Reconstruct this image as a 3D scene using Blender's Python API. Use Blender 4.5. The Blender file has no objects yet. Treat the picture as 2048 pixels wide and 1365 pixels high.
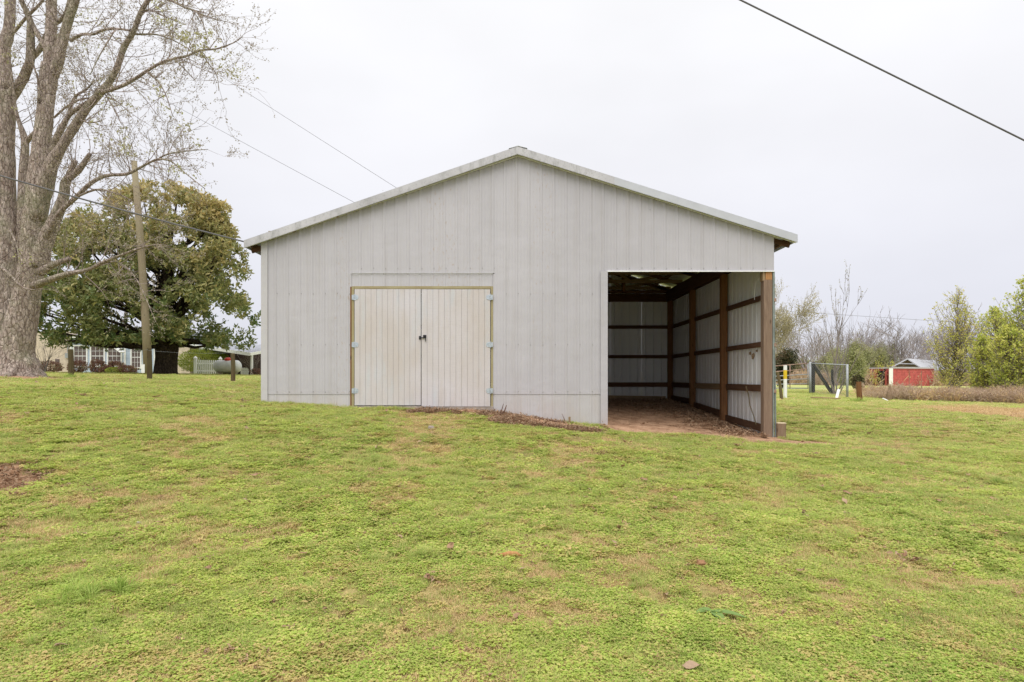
import bpy, math, random
import numpy as np
from mathutils import Vector
R = math.radians
rng = np.random.default_rng(7)
rnd = random.Random(11)
SC = bpy.context.scene
COL = SC.collection

# ------------------------------------------------------------------ camera
F = 1260.0; HZ = 757.0; CZ = 1.4
cam = bpy.data.cameras.new('camera'); cam_o = bpy.data.objects.new('camera', cam); COL.objects.link(cam_o)
cam_o.location = (0, 0, CZ); cam_o.rotation_euler = (R(90), 0, 0)
cam.sensor_width = 36; cam.lens = 36 * F / 2048; cam.shift_y = (HZ - 682.5) / 2048
cam.clip_start = 0.05; cam.clip_end = 3000
SC.camera = cam_o
# ------------------------------------------------------------------ world: bright overcast
SUN_EL, SUN_AZ = 62, 188       # azimuth clockwise from +Y (behind the camera, a bit left)
w = bpy.data.worlds.new('World'); SC.world = w; w.use_nodes = True
nt = w.node_tree; nt.nodes.clear()
def N(t, kind, **kw):
    n = t.nodes.new(kind)
    for k, v in kw.items(): setattr(n, k, v)
    return n
out = N(nt, 'ShaderNodeOutputWorld'); bg = N(nt, 'ShaderNodeBackground'); bg.inputs['Strength'].default_value = 0.0755
sky = N(nt, 'ShaderNodeTexSky'); sky.sky_type = 'NISHITA'; sky.sun_disc = False
sky.sun_elevation = R(SUN_EL); sky.sun_rotation = R(SUN_AZ)
tc = N(nt, 'ShaderNodeTexCoord'); sep = N(nt, 'ShaderNodeSeparateXYZ'); nt.links.new(tc.outputs['Generated'], sep.inputs[0])
ramp = N(nt, 'ShaderNodeValToRGB'); nt.links.new(sep.outputs['Z'], ramp.inputs[0])
els = ramp.color_ramp.elements
els[0].position = 0.0; els[0].color = (0.505, 0.512, 0.575, 1)
els[1].position = 1.0; els[1].color = (0.90, 0.90, 0.91, 1)
e = els.new(0.30); e.color = (0.60, 0.60, 0.63, 1)
e = els.new(0.5); e.color = (0.67, 0.67, 0.685, 1)
mp = N(nt, 'ShaderNodeMapping'); mp.inputs['Scale'].default_value = (1, 1, 2.2); nt.links.new(tc.outputs['Generated'], mp.inputs[0])
nz = N(nt, 'ShaderNodeTexNoise'); nz.inputs['Scale'].default_value = 1.7; nz.inputs['Detail'].default_value = 4; nt.links.new(mp.outputs[0], nz.inputs[0])
mr = N(nt, 'ShaderNodeMapRange'); mr.inputs['From Min'].default_value = 0.3; mr.inputs['From Max'].default_value = 0.7
mr.inputs['To Min'].default_value = 9.2; mr.inputs['To Max'].default_value = 10.6; nt.links.new(nz.outputs[0], mr.inputs[0])
vm = N(nt, 'ShaderNodeVectorMath', operation='SCALE'); nt.links.new(ramp.outputs[0], vm.inputs[0]); nt.links.new(mr.outputs[0], vm.inputs['Scale'])
mx = N(nt, 'ShaderNodeMix', data_type='RGBA'); mx.inputs[0].default_value = 0.97
nt.links.new(sky.outputs[0], mx.inputs[6]); nt.links.new(vm.outputs[0], mx.inputs[7])
nt.links.new(mx.outputs[2], bg.inputs[0]); nt.links.new(bg.outputs[0], out.inputs[0])
sl = bpy.data.lights.new('sun', 'SUN'); sl.energy = 1.5; sl.angle = R(60); sl.color = (1.0, 0.975, 0.94)
so = bpy.data.objects.new('sun', sl); COL.objects.link(so)
so.rotation_euler = (R(90 - SUN_EL), 0, R(180 - SUN_AZ) )
so.location = (0, -10, 30)
SC.view_settings.view_transform = 'Standard'; SC.view_settings.look = 'None'; SC.view_settings.gamma = 1
SC.view_settings.exposure = 0.98
SC.render.engine = 'CYCLES'
SC.cycles.use_denoising = True; SC.cycles.denoiser = 'OPENIMAGEDENOISE'; SC.cycles.denoising_prefilter = 'NONE'; SC.cycles.denoising_input_passes = 'RGB_ALBEDO_NORMAL'; SC.cycles.max_bounces = 6; SC.cycles.transparent_max_bounces = 6
SC.cycles.diffuse_bounces = 4; SC.cycles.glossy_bounces = 2; SC.cycles.transmission_bounces = 2

# ------------------------------------------------------------------ helpers
def P(px, py, Y): return Vector(((px - 1024) / F * Y, Y, CZ - (py - HZ) / F * Y))

class MB:
    def __init__(s): s.v = []; s.f = []; s.t = []      # t: tint per vertex (optional)
    def add(s, vs, fs):
        b = len(s.v); s.v.extend([tuple(p) for p in vs]); s.f.extend([tuple(i + b for i in f) for f in fs]); return s
    def box(s, x0, x1, y0, y1, z0, z1):
        return s.add([(x0,y0,z0),(x1,y0,z0),(x1,y1,z0),(x0,y1,z0),(x0,y0,z1),(x1,y0,z1),(x1,y1,z1),(x0,y1,z1)],
            [(0,3,2,1),(4,5,6,7),(0,1,5,4),(1,2,6,5),(2,3,7,6),(3,0,4,7)])
    def beam(s, p, q, wd, hg, up=(0,0,1)):
        p = Vector(p); q = Vector(q); d = (q - p).normalized(); up = Vector(up)
        if abs(d.dot(up)) > .98: up = Vector((0,1,0))
        a = d.cross(up).normalized(); b = a.cross(d).normalized()
        vs = []
        for c in (p, q):
            for sa, sb in ((-1,-1),(1,-1),(1,1),(-1,1)): vs.append(c + a*(sa*wd/2) + b*(sb*hg/2))
        return s.add(vs, [(0,1,2,3),(7,6,5,4),(0,4,5,1),(1,5,6,2),(2,6,7,3),(3,7,4,0)])
    def tube(s, pts, rad, n=6, cap=True, wob=0, flat=1.0):
        pts = [Vector(p) for p in pts]; b = len(s.v); m = len(pts); a = None
        for i, p in enumerate(pts):
            d = (pts[min(i+1, m-1)] - pts[max(i-1, 0)])
            d = d.normalized() if d.length > 1e-9 else Vector((0,0,1))
            if a is None:
                a = d.cross(Vector((0,1,0.13)))
                if a.length < 1e-3: a = d.cross(Vector((1,0,0)))
            a = (a - d * a.dot(d)).normalized(); c = d.cross(a)
            r = rad[i] if hasattr(rad, '__len__') else rad
            for k in range(n):
                t = 2*math.pi*k/n; rr = r*(1 + (rnd.uniform(-wob, wob) if wob else 0))
                s.v.append(tuple(p + a*(math.cos(t)*rr) + c*(math.sin(t)*rr*flat)))
        for i in range(m-1):
            for k in range(n):
                s.f.append((b+i*n+k, b+i*n+(k+1)%n, b+(i+1)*n+(k+1)%n, b+(i+1)*n+k))
        if cap:
            s.f.append(tuple(b+k for k in reversed(range(n)))); s.f.append(tuple(b+(m-1)*n+k for k in range(n)))
        return s
    def mesh(s, name, mat, smooth=False):
        me = bpy.data.meshes.new(name); me.from_pydata(s.v, [], s.f); me.materials.append(mat)
        if smooth: me.polygons.foreach_set('use_smooth', [True]*len(me.polygons))
        me.update(); return me

def wloc(o):
    l = Vector((0,0,0))
    while o is not None: l += o.location; o = o.parent
    return l
def tag(o, label=None, cat=None, group=None, kind=None):
    if label: o['label'] = label
    if cat: o['category'] = cat
    if group: o['group'] = group
    if kind: o['kind'] = kind
    return o
def link(name, me, parent=None, loc=None):
    o = bpy.data.objects.new(name, me); COL.objects.link(o)
    if parent is not None: o.parent = parent
    if loc is not None: o.location = loc
    return o
def part(name, mb, mat, parent=None, smooth=False, bevel=0, world=True):
    """world-space mesh builder -> one object; the vertices become local to the parent"""
    if parent is not None and world:
        l = wloc(parent); mb.v = [(x-l.x, y-l.y, z-l.z) for x, y, z in mb.v]
    o = link(name, mb.mesh(name, mat, smooth), parent)
    if bevel:
        b = o.modifiers.new('bevel', 'BEVEL'); b.width = bevel; b.segments = 2; b.limit_method = 'ANGLE'
    return o
def solo(name, mb, mat, loc, label, cat, group=None, kind=None, smooth=False, bevel=0):
    l = Vector(loc); mb.v = [(x-l.x, y-l.y, z-l.z) for x, y, z in mb.v]
    o = link(name, mb.mesh(name, mat, smooth), None, loc)
    if bevel:
        b = o.modifiers.new('bevel', 'BEVEL'); b.width = bevel; b.segments = 2; b.limit_method = 'ANGLE'
    return tag(o, label, cat, group, kind)
def thing(name, loc, label, cat, group=None, kind=None):
    o = bpy.data.objects.new(name, None); COL.objects.link(o); o.location = loc; o.empty_display_size = .2
    return tag(o, label, cat, group, kind)
def copy_thing(src, loc, rz, sc, label, group=None):
    c = src.copy(); COL.objects.link(c); c.location = loc; c.rotation_euler.z = rz; c.scale = (sc, sc, sc) if not hasattr(sc, '__len__') else sc
    c['label'] = label
    if group: c['group'] = group
    for ch in list(src.children):
        d = ch.copy(); COL.objects.link(d); d.parent = c
        for g in list(ch.children):
            e_ = g.copy(); COL.objects.link(e_); e_.parent = d
    return c

def vnoise(x, y, s, seed=0):
    x = np.asarray(x, float)/s + seed*17.31; y = np.asarray(y, float)/s + seed*5.77
    xi = np.floor(x); yi = np.floor(y); fx = x-xi; fy = y-yi
    fx = fx*fx*(3-2*fx); fy = fy*fy*(3-2*fy)
    def h(a, b):
        v = np.sin(a*127.1 + b*311.7 + seed*74.7)*43758.5453; return v - np.floor(v)
    return (h(xi,yi)*(1-fx)+h(xi+1,yi)*fx)*(1-fy) + (h(xi,yi+1)*(1-fx)+h(xi+1,yi+1)*fx)*fy

# ------------------------------------------------------------------ materials
class G:
    """small node-graph helper for one Principled material"""
    def __init__(s, name, rough=.6, spec=.3, metal=0):
        s.m = bpy.data.materials.new(name); s.m.use_nodes = True; s.t = s.m.node_tree
        s.b = s.t.nodes['Principled BSDF']; s.b.inputs['Roughness'].default_value = rough
        s.b.inputs['Specular IOR Level'].default_value = spec; s.b.inputs['Metallic'].default_value = metal
        s.out = s.t.nodes['Material Output']
        s.tc = s.t.nodes.new('ShaderNodeTexCoord'); s.geo = s.t.nodes.new('ShaderNodeNewGeometry')
    def L(s, a, b): s.t.links.new(a, b)
    def pos(s, scale=(1,1,1), src='world'):
        m = s.t.nodes.new('ShaderNodeMapping'); m.inputs['Scale'].default_value = scale
        s.L(s.geo.outputs['Position'] if src == 'world' else s.tc.outputs['Object'], m.inputs[0]); return m.outputs[0]
    def noise(s, scale, detail=4, vec=None, rough=.55, lo=.35, hi=.65, dist=0):
        n = s.t.nodes.new('ShaderNodeTexNoise'); n.inputs['Scale'].default_value = scale; n.inputs['Detail'].default_value = detail
        n.inputs['Roughness'].default_value = rough; n.inputs['Distortion'].default_value = dist
        s.L(vec if vec is not None else s.pos(), n.inputs['Vector'])
        r = s.t.nodes.new('ShaderNodeMapRange'); r.inputs['From Min'].default_value = lo; r.inputs['From Max'].default_value = hi
        s.L(n.outputs['Fac'], r.inputs[0]); return r.outputs[0]
    def col(s, c): n = s.t.nodes.new('ShaderNodeRGB'); n.outputs[0].default_value = (*c, 1); return n.outputs[0]
    def mix(s, f, a, b, mode='MIX'):
        n = s.t.nodes.new('ShaderNodeMix'); n.data_type = 'RGBA'; n.blend_type = mode
        for i, v in ((0, f), (6, a), (7, b)):
            if isinstance(v, (int, float)): n.inputs[i].default_value = v
            elif isinstance(v, tuple): n.inputs[i].default_value = (*v, 1)
            else: s.L(v, n.inputs[i])
        return n.outputs[2]
    def mul(s, a, b, op='MULTIPLY'):
        n = s.t.nodes.new('ShaderNodeMath'); n.operation = op
        for i, v in enumerate((a, b)):
            if isinstance(v, (int, float)): n.inputs[i].default_value = v
            else: s.L(v, n.inputs[i])
        return n.outputs[0]
    def attr(s, name, kind='GEOMETRY'):
        n = s.t.nodes.new('ShaderNodeAttribute'); n.attribute_name = name; n.attribute_type = kind; return n
    def objrand(s): n = s.t.nodes.new('ShaderNodeObjectInfo'); return n.outputs['Random']
    def bump(s, h, strength=.3, dist=.01):
        n = s.t.nodes.new('ShaderNodeBump'); n.inputs['Strength'].default_value = strength; n.inputs['Distance'].default_value = dist
        s.L(h, n.inputs['Height']); s.L(n.outputs[0], s.b.inputs['Normal']); return s
    def done(s, c):
        if isinstance(c, tuple): s.b.inputs['Base Color'].default_value = (*c, 1)
        else: s.L(c, s.b.inputs['Base Color'])
        return s.m
    def leafy(s, c, trans=.35):
        """diffuse + translucent leaf"""
        s.done(c); tr = s.t.nodes.new('ShaderNodeBsdfTranslucent'); s.L(c, tr.inputs[0]) if not isinstance(c, tuple) else None
        mxs = s.t.nodes.new('ShaderNodeMixShader'); mxs.inputs[0].default_value = trans
        s.L(s.b.outputs[0], mxs.inputs[1]); s.L(tr.outputs[0], mxs.inputs[2]); s.L(mxs.outputs[0], s.out.inputs[0]); return s.m

def m_flat(name, c, rough=.6, spec=.3, metal=0, var=.15, scale=6, bump=.15):
    g = G(name, rough, spec, metal); n = g.noise(scale, 5)
    d = tuple(x*(1-var) for x in c); l = tuple(min(1, x*(1+var)) for x in c)
    g.bump(g.noise(scale*8, 3), bump, .004)
    return g.done(g.mix(n, d, l))
def m_wood(name, dark, light, axis='z', rough=.8, stain=None, spec=.15):
    g = G(name, rough, spec)
    k = {'z': (22,22,1.2), 'x': (1.2,22,22), 'y': (22,1.2,22)}[axis]
    gr = g.noise(1.6, 6, g.pos(k), .65, .3, .7, 1.2); bl = g.noise(1.3, 4, g.pos((1,1,1)), .6, .35, .7)
    c = g.mix(gr, dark, light)
    c = g.mix(g.mul(g.objrand(), .5), c, tuple(x*.62 for x in dark))
    if stain: c = g.mix(g.mul(bl, .6), c, stain)
    fine = g.noise(5, 5, g.pos(tuple(x*1.6 for x in k)), .7, .3, .7)
    c = g.mix(g.mul(fine, .3), c, tuple(x*.5 for x in dark))
    # knots
    v = g.t.nodes.new('ShaderNodeTexVoronoi'); v.inputs['Scale'].default_value = 2.2; g.L(g.pos((3,3,1) if axis == 'z' else (1,1,3)), v.inputs['Vector'])
    kk = g.t.nodes.new('ShaderNodeMapRange'); kk.inputs['From Min'].default_value = .12; kk.inputs['From Max'].default_value = .05; g.L(v.outputs['Distance'], kk.inputs[0])
    c = g.mix(g.mul(kk.outputs[0], .75), c, tuple(x*.25 for x in dark))
    g.bump(gr, .5, .006); return g.done(c)

def m_siding(name, base, dirt, rust=1.0, rough=.42, streak=True):
    g = G(name, rough, .35)
    c = g.mix(g.noise(.55, 4, g.pos((1,1,.35))), tuple(x*.93 for x in base), tuple(min(1, x*1.05) for x in base))
    sheet = g.objrand(); c = g.mix(g.mul(sheet, .07), c, tuple(x*.8 for x in base))
    st = g.noise(2.2, 5, g.pos((3.2,3.2,.16)), .6, .52, .8)          # vertical dirty streaks
    c = g.mix(g.mul(st, .42), c, dirt)
    # rusty specks in broken vertical runs
    a = g.noise(1.15, 2, g.pos((1.0,1,.05)), .5, .54, .66); b = g.noise(26, 4, g.pos((1,1,.42)), .7, .58, .70)
    c = g.mix(g.mul(g.mul(a, b), .55*rust), c, (.36,.24,.13))
    sp = g.noise(70, 2, None, .5, .70, .76); c = g.mix(g.mul(sp, .35*rust), c, (.3,.22,.15))
    # rain-splashed soil along the foot
    z = g.t.nodes.new('ShaderNodeSeparateXYZ'); g.L(g.geo.outputs['Position'], z.inputs[0])
    zz = g.t.nodes.new('ShaderNodeMapRange'); zz.inputs['From Min'].default_value = 1.25; zz.inputs['From Max'].default_value = .35
    g.L(z.outputs['Z'], zz.inputs[0])
    sl_ = g.mul(zz.outputs[0], g.noise(3, 5, g.pos((1,1,.6)), .6, .3, .75)); c = g.mix(g.mul(sl_, .5), c, (.46,.33,.23))
    can = g.noise(1.0, 3, g.pos((2.0,2,3.2)), .5, .2, .8)
    g.bump(can, .35, .02); g.L(g.mul(g.noise(4, 4), .2) if False else g.noise(4, 4, None, .6, -.9, 1.4), g.b.inputs['Roughness'])
    return g.done(c)

M = {}
M['siding'] = m_siding('siding_grey_paint', (.465,.449,.475), (.35,.32,.30))
M['skirt'] = m_siding('siding_foot_paint', (.495,.48,.492), (.40,.345,.29), 1.3)
M['siding_white'] = m_siding('siding_white_paint', (.80,.82,.84), (.6,.58,.53), .4, .38)
M['trim'] = m_flat('galvanised_trim', (.56,.56,.56), .45, .4, 0, .10, 5, .2)
def _rake():
    g = G('weathered_rake_metal', .5, .35)
    c = g.mix(g.noise(1.5, 4), (.43,.42,.435), (.53,.52,.54))
    st = g.noise(9, 6, g.pos((1,1,.3)), .75, .50, .68); c = g.mix(g.mul(st, .65), c, (.24,.24,.23))
    c = g.mix(g.mul(g.noise(30, 3, None, .6, .55, .7), .35), c, (.18,.17,.16))
    return g.done(c)
M['rake'] = _rake()
M['rake_clean'] = m_flat('clean_rake_metal', (.48,.49,.525), .4, .4, .0, .06, 3, .05)
M['jtrim'] = m_flat('white_edge_trim', (.82,.82,.83), .5, .3, 0, .06)
M['roofmetal'] = m_flat('galvalume_roof', (.55,.56,.56), .4, .4, .3, .12, 3)
M['wood_z'] = m_wood('brown_post_wood', (.17,.08,.035), (.36,.18,.08), 'z')
M['wood_x'] = m_wood('brown_girt_wood', (.09,.045,.025), (.20,.10,.055), 'x')
M['wood_y'] = m_wood('brown_girt_wood_deep', (.085,.045,.028), (.20,.11,.065), 'y')
M['wood_truss'] = m_wood('pine_truss_wood', (.26,.18,.10), (.42,.31,.19), 'x')
M['wood_corner'] = m_wood('weathered_corner_post_wood', (.19,.125,.085), (.45,.325,.24), 'z', stain=(.27,.19,.14))
M['wood_fresh'] = m_wood('fresh_orange_wood', (.42,.20,.08), (.60,.33,.15), 'z')
M['wood_tan'] = m_wood('bleached_tan_wood', (.30,.20,.11), (.46,.33,.2), 'y')
M['treated'] = m_wood('treated_yellow_wood', (.42,.37,.21), (.58,.52,.33), 'z', stain=(.30,.22,.10))
M['treated_x'] = m_wood('treated_yellow_wood_lintel', (.40,.35,.20), (.56,.50,.31), 'x', stain=(.26,.18,.09))
M['fence_wood'] = m_wood('old_fence_post_wood', (.10,.065,.035), (.22,.155,.09), 'z', stain=(.14,.15,.07))
M['pole_wood'] = m_wood('utility_pole_wood', (.24,.19,.12), (.42,.345,.24), 'z', stain=(.32,.29,.18))
def _ply():
    g = G('grooved_plywood_thin_primer', .75, .15)
    c = g.mix(g.noise(1.1, 4, g.pos((1,1,.7))), (.535,.49,.475), (.59,.56,.585))
    c = g.mix(g.mul(g.noise(2.4, 4, g.pos((3,3,.6)), .6, .5, .72), .45), c, (.49,.43,.38))
    c = g.mix(g.mul(g.noise(2.0, 4, g.pos((2.5,3,.5)), .6, .52, .7), .6), c, (.51,.55,.59))
    li = g.noise(14, 4, g.pos((.5,1,5)), .7, .45, .62); c = g.mix(g.mul(li, .18), c, (.42,.40,.39))
    c = g.mix(g.mul(g.objrand(), .10), c, (.50,.41,.33))
    g.bump(g.noise(30, 4, g.pos((2,2,.5))), .25, .003); return g.done(c)
M['ply'] = _ply()
M['hinge'] = m_flat('zinc_hinge', (.50,.55,.60), .35, .5, .5, .15, 30)
M['black'] = m_flat('black_iron', (.02,.02,.022), .45, .4, .3, .2, 20)
M['concrete'] = m_flat('soil_stained_concrete', (.33,.28,.24), .9, .1, 0, .25, 9, .5)
M['screw'] = m_flat('dull_screw', (.25,.23,.22), .5, .4, .4)
def _soil(name, a, b, c_, scale=7):
    g = G(name, .95, .05); c = g.mix(g.noise(scale, 6), a, b); c = g.mix(g.mul(g.noise(scale*6, 4, None, .7, .5, .7), .6), c, c_)
    g.bump(g.noise(scale*5, 6), .8, .02); return g, c
def _ground():
    g, dirt = _soil('ground_turf_and_soil', (.25,.14,.08), (.47,.29,.185), (.57,.41,.29), 3.5)
    tur = g.mix(g.noise(2.2, 6), (.22,.21,.07), (.42,.34,.14)); tur = g.mix(g.noise(.5, 4, None, .6, .45, .65), tur, (.26,.31,.07))
    tur = g.mix(g.mul(g.noise(26, 5, None, .7, .45, .65), .6), tur, (.20,.15,.07))
    a = g.attr('dirt'); far = g.attr('far')
    ft = g.mix(g.noise(.35, 5, None, .6, .4, .62), (.36,.45,.12), (.56,.49,.22)); ft = g.mix(g.mul(g.noise(.05, 4), .5), ft, (.37,.40,.14))
    tur = g.mix(far.outputs['Fac'], tur, ft)
    e_ = g.mul(a.outputs['Fac'], g.noise(5, 5, None, .7, .35, .75), 'ADD'); mm = g.t.nodes.new('ShaderNodeMapRange')
    mm.inputs['From Min'].default_value = .75; mm.inputs['From Max'].default_value = 1.05; g.L(e_, mm.inputs[0])
    return g.done(g.mix(mm.outputs[0], tur, dirt))
M['ground'] = _ground()
def _leafmat(name, cols, patch=1.2, trans=.35, rough=.65, spec=.12, rand=True):
    g = G(name, rough, spec); a, b, c3 = cols
    c = g.mix(g.mul(g.mul(g.noise(patch, 4, None, .6, .38, .62), .5), g.mul(g.noise(patch*6, 4, None, .65, .38, .62), .5), 'ADD'), a, b)
    if rand: c = g.mix(g.mul(g.attr('tint').outputs['Fac'], .9), c, c3)
    c = g.mix(g.mul(g.noise(patch*7, 3, None, .6, .45, .7), .35), c, tuple(x*.55 for x in a))
    return g.leafy(c, trans)
M['clover'] = _leafmat('clover_leaf', ((.31,.47,.08), (.54,.66,.135), (.78,.65,.28)), .6, .45)
M['yellowed'] = _leafmat('yellowed_clover_leaf', ((.50,.47,.15), (.66,.57,.22), (.68,.48,.25)), 1.5, .4)
M['grassblade'] = _leafmat('grass_blade', ((.28,.455,.095), (.49,.60,.16), (.75,.63,.29)), .5, .45)
M['straw'] = _leafmat('dry_grass_blade', ((.60,.50,.22), (.70,.53,.29), (.62,.40,.23)), 3.0, .3)
M['tallgrass'] = _leafmat('tall_grass_blade', ((.27,.44,.07), (.42,.56,.12), (.60,.64,.22)), 1.2, .4)
M['deadleaf'] = _leafmat('fallen_leaf_brown', ((.20,.10,.055), (.38,.21,.11), (.47,.36,.25)), 4, .1, .6)
M['brush'] = _leafmat('dead_brush_stem', ((.36,.24,.18), (.52,.375,.285), (.62,.50,.34)), .6, .3)
def _bark(name, dark, light, moss=None, s=1.0, flake=.6, reach=8.0):
    g = G(name, .95, .05)
    b = g.noise(5*s, 8, g.pos((2.2,2.2,.7)), .7, .35, .65, .8); c = g.mix(b, dark, light)
    v = g.t.nodes.new('ShaderNodeTexVoronoi'); v.feature = 'DISTANCE_TO_EDGE'; v.inputs['Scale'].default_value = 9*s; g.L(g.pos((1.6,1.6,.55)), v.inputs['Vector'])
    cr = g.t.nodes.new('ShaderNodeMapRange'); cr.inputs['From Min'].default_value = .0; cr.inputs['From Max'].default_value = .12; cr.inputs['To Min'].default_value = 1; cr.inputs['To Max'].default_value = 0
    g.L(v.outputs['Distance'], cr.inputs[0]); c = g.mix(g.mul(cr.outputs[0], flake), c, tuple(x*.35 for x in dark))
    if moss: c = g.mix(g.mul(g.noise(1.1, 5, None, .65, .48, .66), .55), c, moss)
    c = g.mix(g.mul(g.noise(14, 4, None, .6, .55, .66), .5), c, tuple(min(1, x*1.35) for x in light))
    g.bump(g.mul(b, g.mul(cr.outputs[0], -.6), 'ADD'), .9, .05); return g.done(c)
M['maple_bark'] = _bark('silver_maple_bark', (.29,.21,.17), (.68,.575,.50), (.36,.375,.22))
M['maple_twig'] = m_flat('maple_twig_bark', (.30,.24,.215), .9, .05, 0, .25, 3)
M['bare_bark'] = m_flat('bare_tree_bark', (.25,.215,.20), .95, .05, 0, .3, 1.2)
M['olive_bark'] = m_flat('pale_olive_bark', (.38,.33,.24), .9, .05, 0, .2, 3)
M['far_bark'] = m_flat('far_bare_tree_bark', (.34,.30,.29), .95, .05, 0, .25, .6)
M['dark_bark'] = _bark('magnolia_bark', (.035,.026,.02), (.10,.075,.055), None, .8)
def m_attr_leaf(name, c0, c1, c2, trans=.3, rough=.45, spec=.3):
    """leaf colour runs through three tones by a per-leaf random tint"""
    g = G(name, rough, spec); r = g.t.nodes.new('ShaderNodeValToRGB'); g.L(g.attr('tint').outputs['Fac'], r.inputs[0])
    el = r.color_ramp.elements; el[0].color = (*c0, 1); el[1].color = (*c2, 1); e_ = el.new(.5); e_.color = (*c1, 1)
    return g.leafy(r.outputs[0], trans)
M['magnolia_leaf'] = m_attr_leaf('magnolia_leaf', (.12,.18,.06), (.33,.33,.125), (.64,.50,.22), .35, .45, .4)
M['yellow_leaf'] = m_attr_leaf('yellow_green_spring_leaf', (.48,.50,.10), (.70,.68,.18), (.76,.60,.24), .55)
M['green_leaf'] = m_attr_leaf('bright_spring_leaf', (.42,.50,.09), (.66,.68,.15), (.80,.74,.25), .55)
M['olive_leaf'] = m_attr_leaf('olive_catkin_leaf', (.36,.32,.18), (.50,.45,.27), (.55,.50,.32))
M['cedar_leaf'] = m_attr_leaf('cedar_spray', (.04,.05,.022), (.09,.085,.04), (.20,.12,.07))
M['shrub_leaf'] = m_attr_leaf('pale_shrub_leaf', (.26,.28,.12), (.40,.41,.18), (.50,.46,.27), .4)
M['hedge_leaf'] = m_attr_leaf('golden_hedge_leaf', (.14,.19,.03), (.28,.32,.05), (.40,.40,.09))
M['nandina_leaf'] = m_attr_leaf('red_brown_shrub_leaf', (.12,.055,.04), (.22,.11,.085), (.16,.19,.06))
M['bud'] = m_attr_leaf('maple_bud_cluster', (.34,.28,.24), (.42,.38,.24), (.50,.50,.20), .3)
M['white'] = m_flat('white_vinyl', (.78,.78,.77), .5, .3, 0, .04)
M['blue_siding'] = m_flat('pale_blue_siding', (.44,.52,.62), .6, .2, 0, .06)
M['brickbeige'] = m_flat('beige_masonry', (.52,.44,.36), .85, .1, 0, .15, 5)
M['glass'] = m_flat('dark_window_glass', (.13,.10,.095), .3, .2, 0, .2, 1.2, 0)
M['shingle'] = m_flat('grey_shingle', (.30,.31,.34), .9, .1, 0, .2, 6)
M['tank'] = m_flat('white_tank_paint', (.66,.67,.65), .4, .35, 0, .12, 3)
M['red'] = m_flat('red_cap_paint', (.62,.05,.03), .4, .3)
M['shed_red'] = m_flat('red_shed_paint', (.46,.105,.095), .7, .15, 0, .18, 3)
M['painted_shade'] = m_flat('dark_shed_interior', (.05,.035,.03), .9, .05)  # near-black colour standing in for shade in the shed doorway and carport
M['galv'] = m_flat('galvanised_pipe', (.33,.345,.36), .55, .35, .2, .12, 8)
M['rusty'] = m_flat('rusty_pipe', (.33,.22,.17), .7, .2, .2, .3, 5)
M['yellow'] = m_flat('yellow_band', (.72,.50,.03), .6, .2)
M['pipe_green'] = m_flat('dull_green_grey_metal', (.20,.23,.215), .6, .3, 0, .2, 5)
M['mesh_grey'] = m_flat('dull_mesh_wire', (.26,.26,.26), .7, .2)
M['cable'] = m_flat('grey_cable', (.12,.115,.12), .5, .3)
M['mud'] = m_flat('dry_mud', (.30,.22,.15), .95, .05, 0, .3, 30)
M['log'] = m_wood('cut_log_bark', (.20,.13,.08), (.36,.26,.18), 'z')
M['log_end'] = m_flat('sawn_log_end', (.55,.45,.31), .8, .1, 0, .15, 20)

# ------------------------------------------------------------------ terrain
D = 1260/108.0; DB = D + 7.31
cp = [P(523,806,D), P(640,810,D), P(760,819,D), P(870,821,D), P(985,826,D), P(1060,838,D), P(1110,845,D), P(1217,852,D), P(1400,866,D), P(1548,874,D), P(1345,799,DB), P(1200,797,DB),
      P(1400,825,D+3.6), P(1290,825,D+3), P(600,760,DB), P(900,775,DB),
      P(1720,804,23), P(1622,787,29), P(1566,800,24), P(1780,802,26), P(1860,773,72), P(2048,812,22), P(2048,850,13.5), P(1620,872,12.5),
      P(142,757,20), P(298,760,20), P(466,766,20), P(40,751,16), P(300,751,27), P(300,748,42), P(450,750,34), P(80,747,42), P(0,776,11), P(300,791,11.5), P(0,762,14), P(100,765,14), P(300,773,14), P(300,765,16.5), P(450,773,16.5), P(450,784,14), P(150,759,17), P(300,752,24), P(450,757,24)]
cp += [Vector(v) for v in ((0,0,0),(-3,0,.02),(3,0,-.02),(0,4,.06),(-3,4,.12),(3,4,.02),(-7,5.5,.42),(7,5.5,.02),(-6,0,.1),(6,0,-.1),(0,8,.33),(-5,8,.66),(5,8,.14),
      (0,-15,0),(-20,-10,.5),(20,-10,-.1),(-25,15,1.5),(25,10,.2),(0,110,.7),(70,110,.3),(-70,110,2.0),(120,50,.5),(-80,40,1.9),(250,400,.2),(-250,400,2),(0,500,.8),(35,35,.62),(0,35,1.1))]
CP = np.array([[c.x, c.y, c.z] for c in cp])
def _rb(d2): return np.sqrt(d2 + 1.5**2)
_n = len(CP); _A = np.zeros((_n+3, _n+3)); _d2 = ((CP[:,None,:2]-CP[None,:,:2])**2).sum(-1)
_A[:_n,:_n] = _rb(_d2) + np.eye(_n)*-.03; _A[:_n,_n] = 1; _A[:_n,_n+1:] = CP[:,:2]; _A[_n:,:_n] = _A[:_n,_n:].T
_W = np.linalg.solve(_A, np.r_[CP[:,2], 0, 0, 0])
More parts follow.
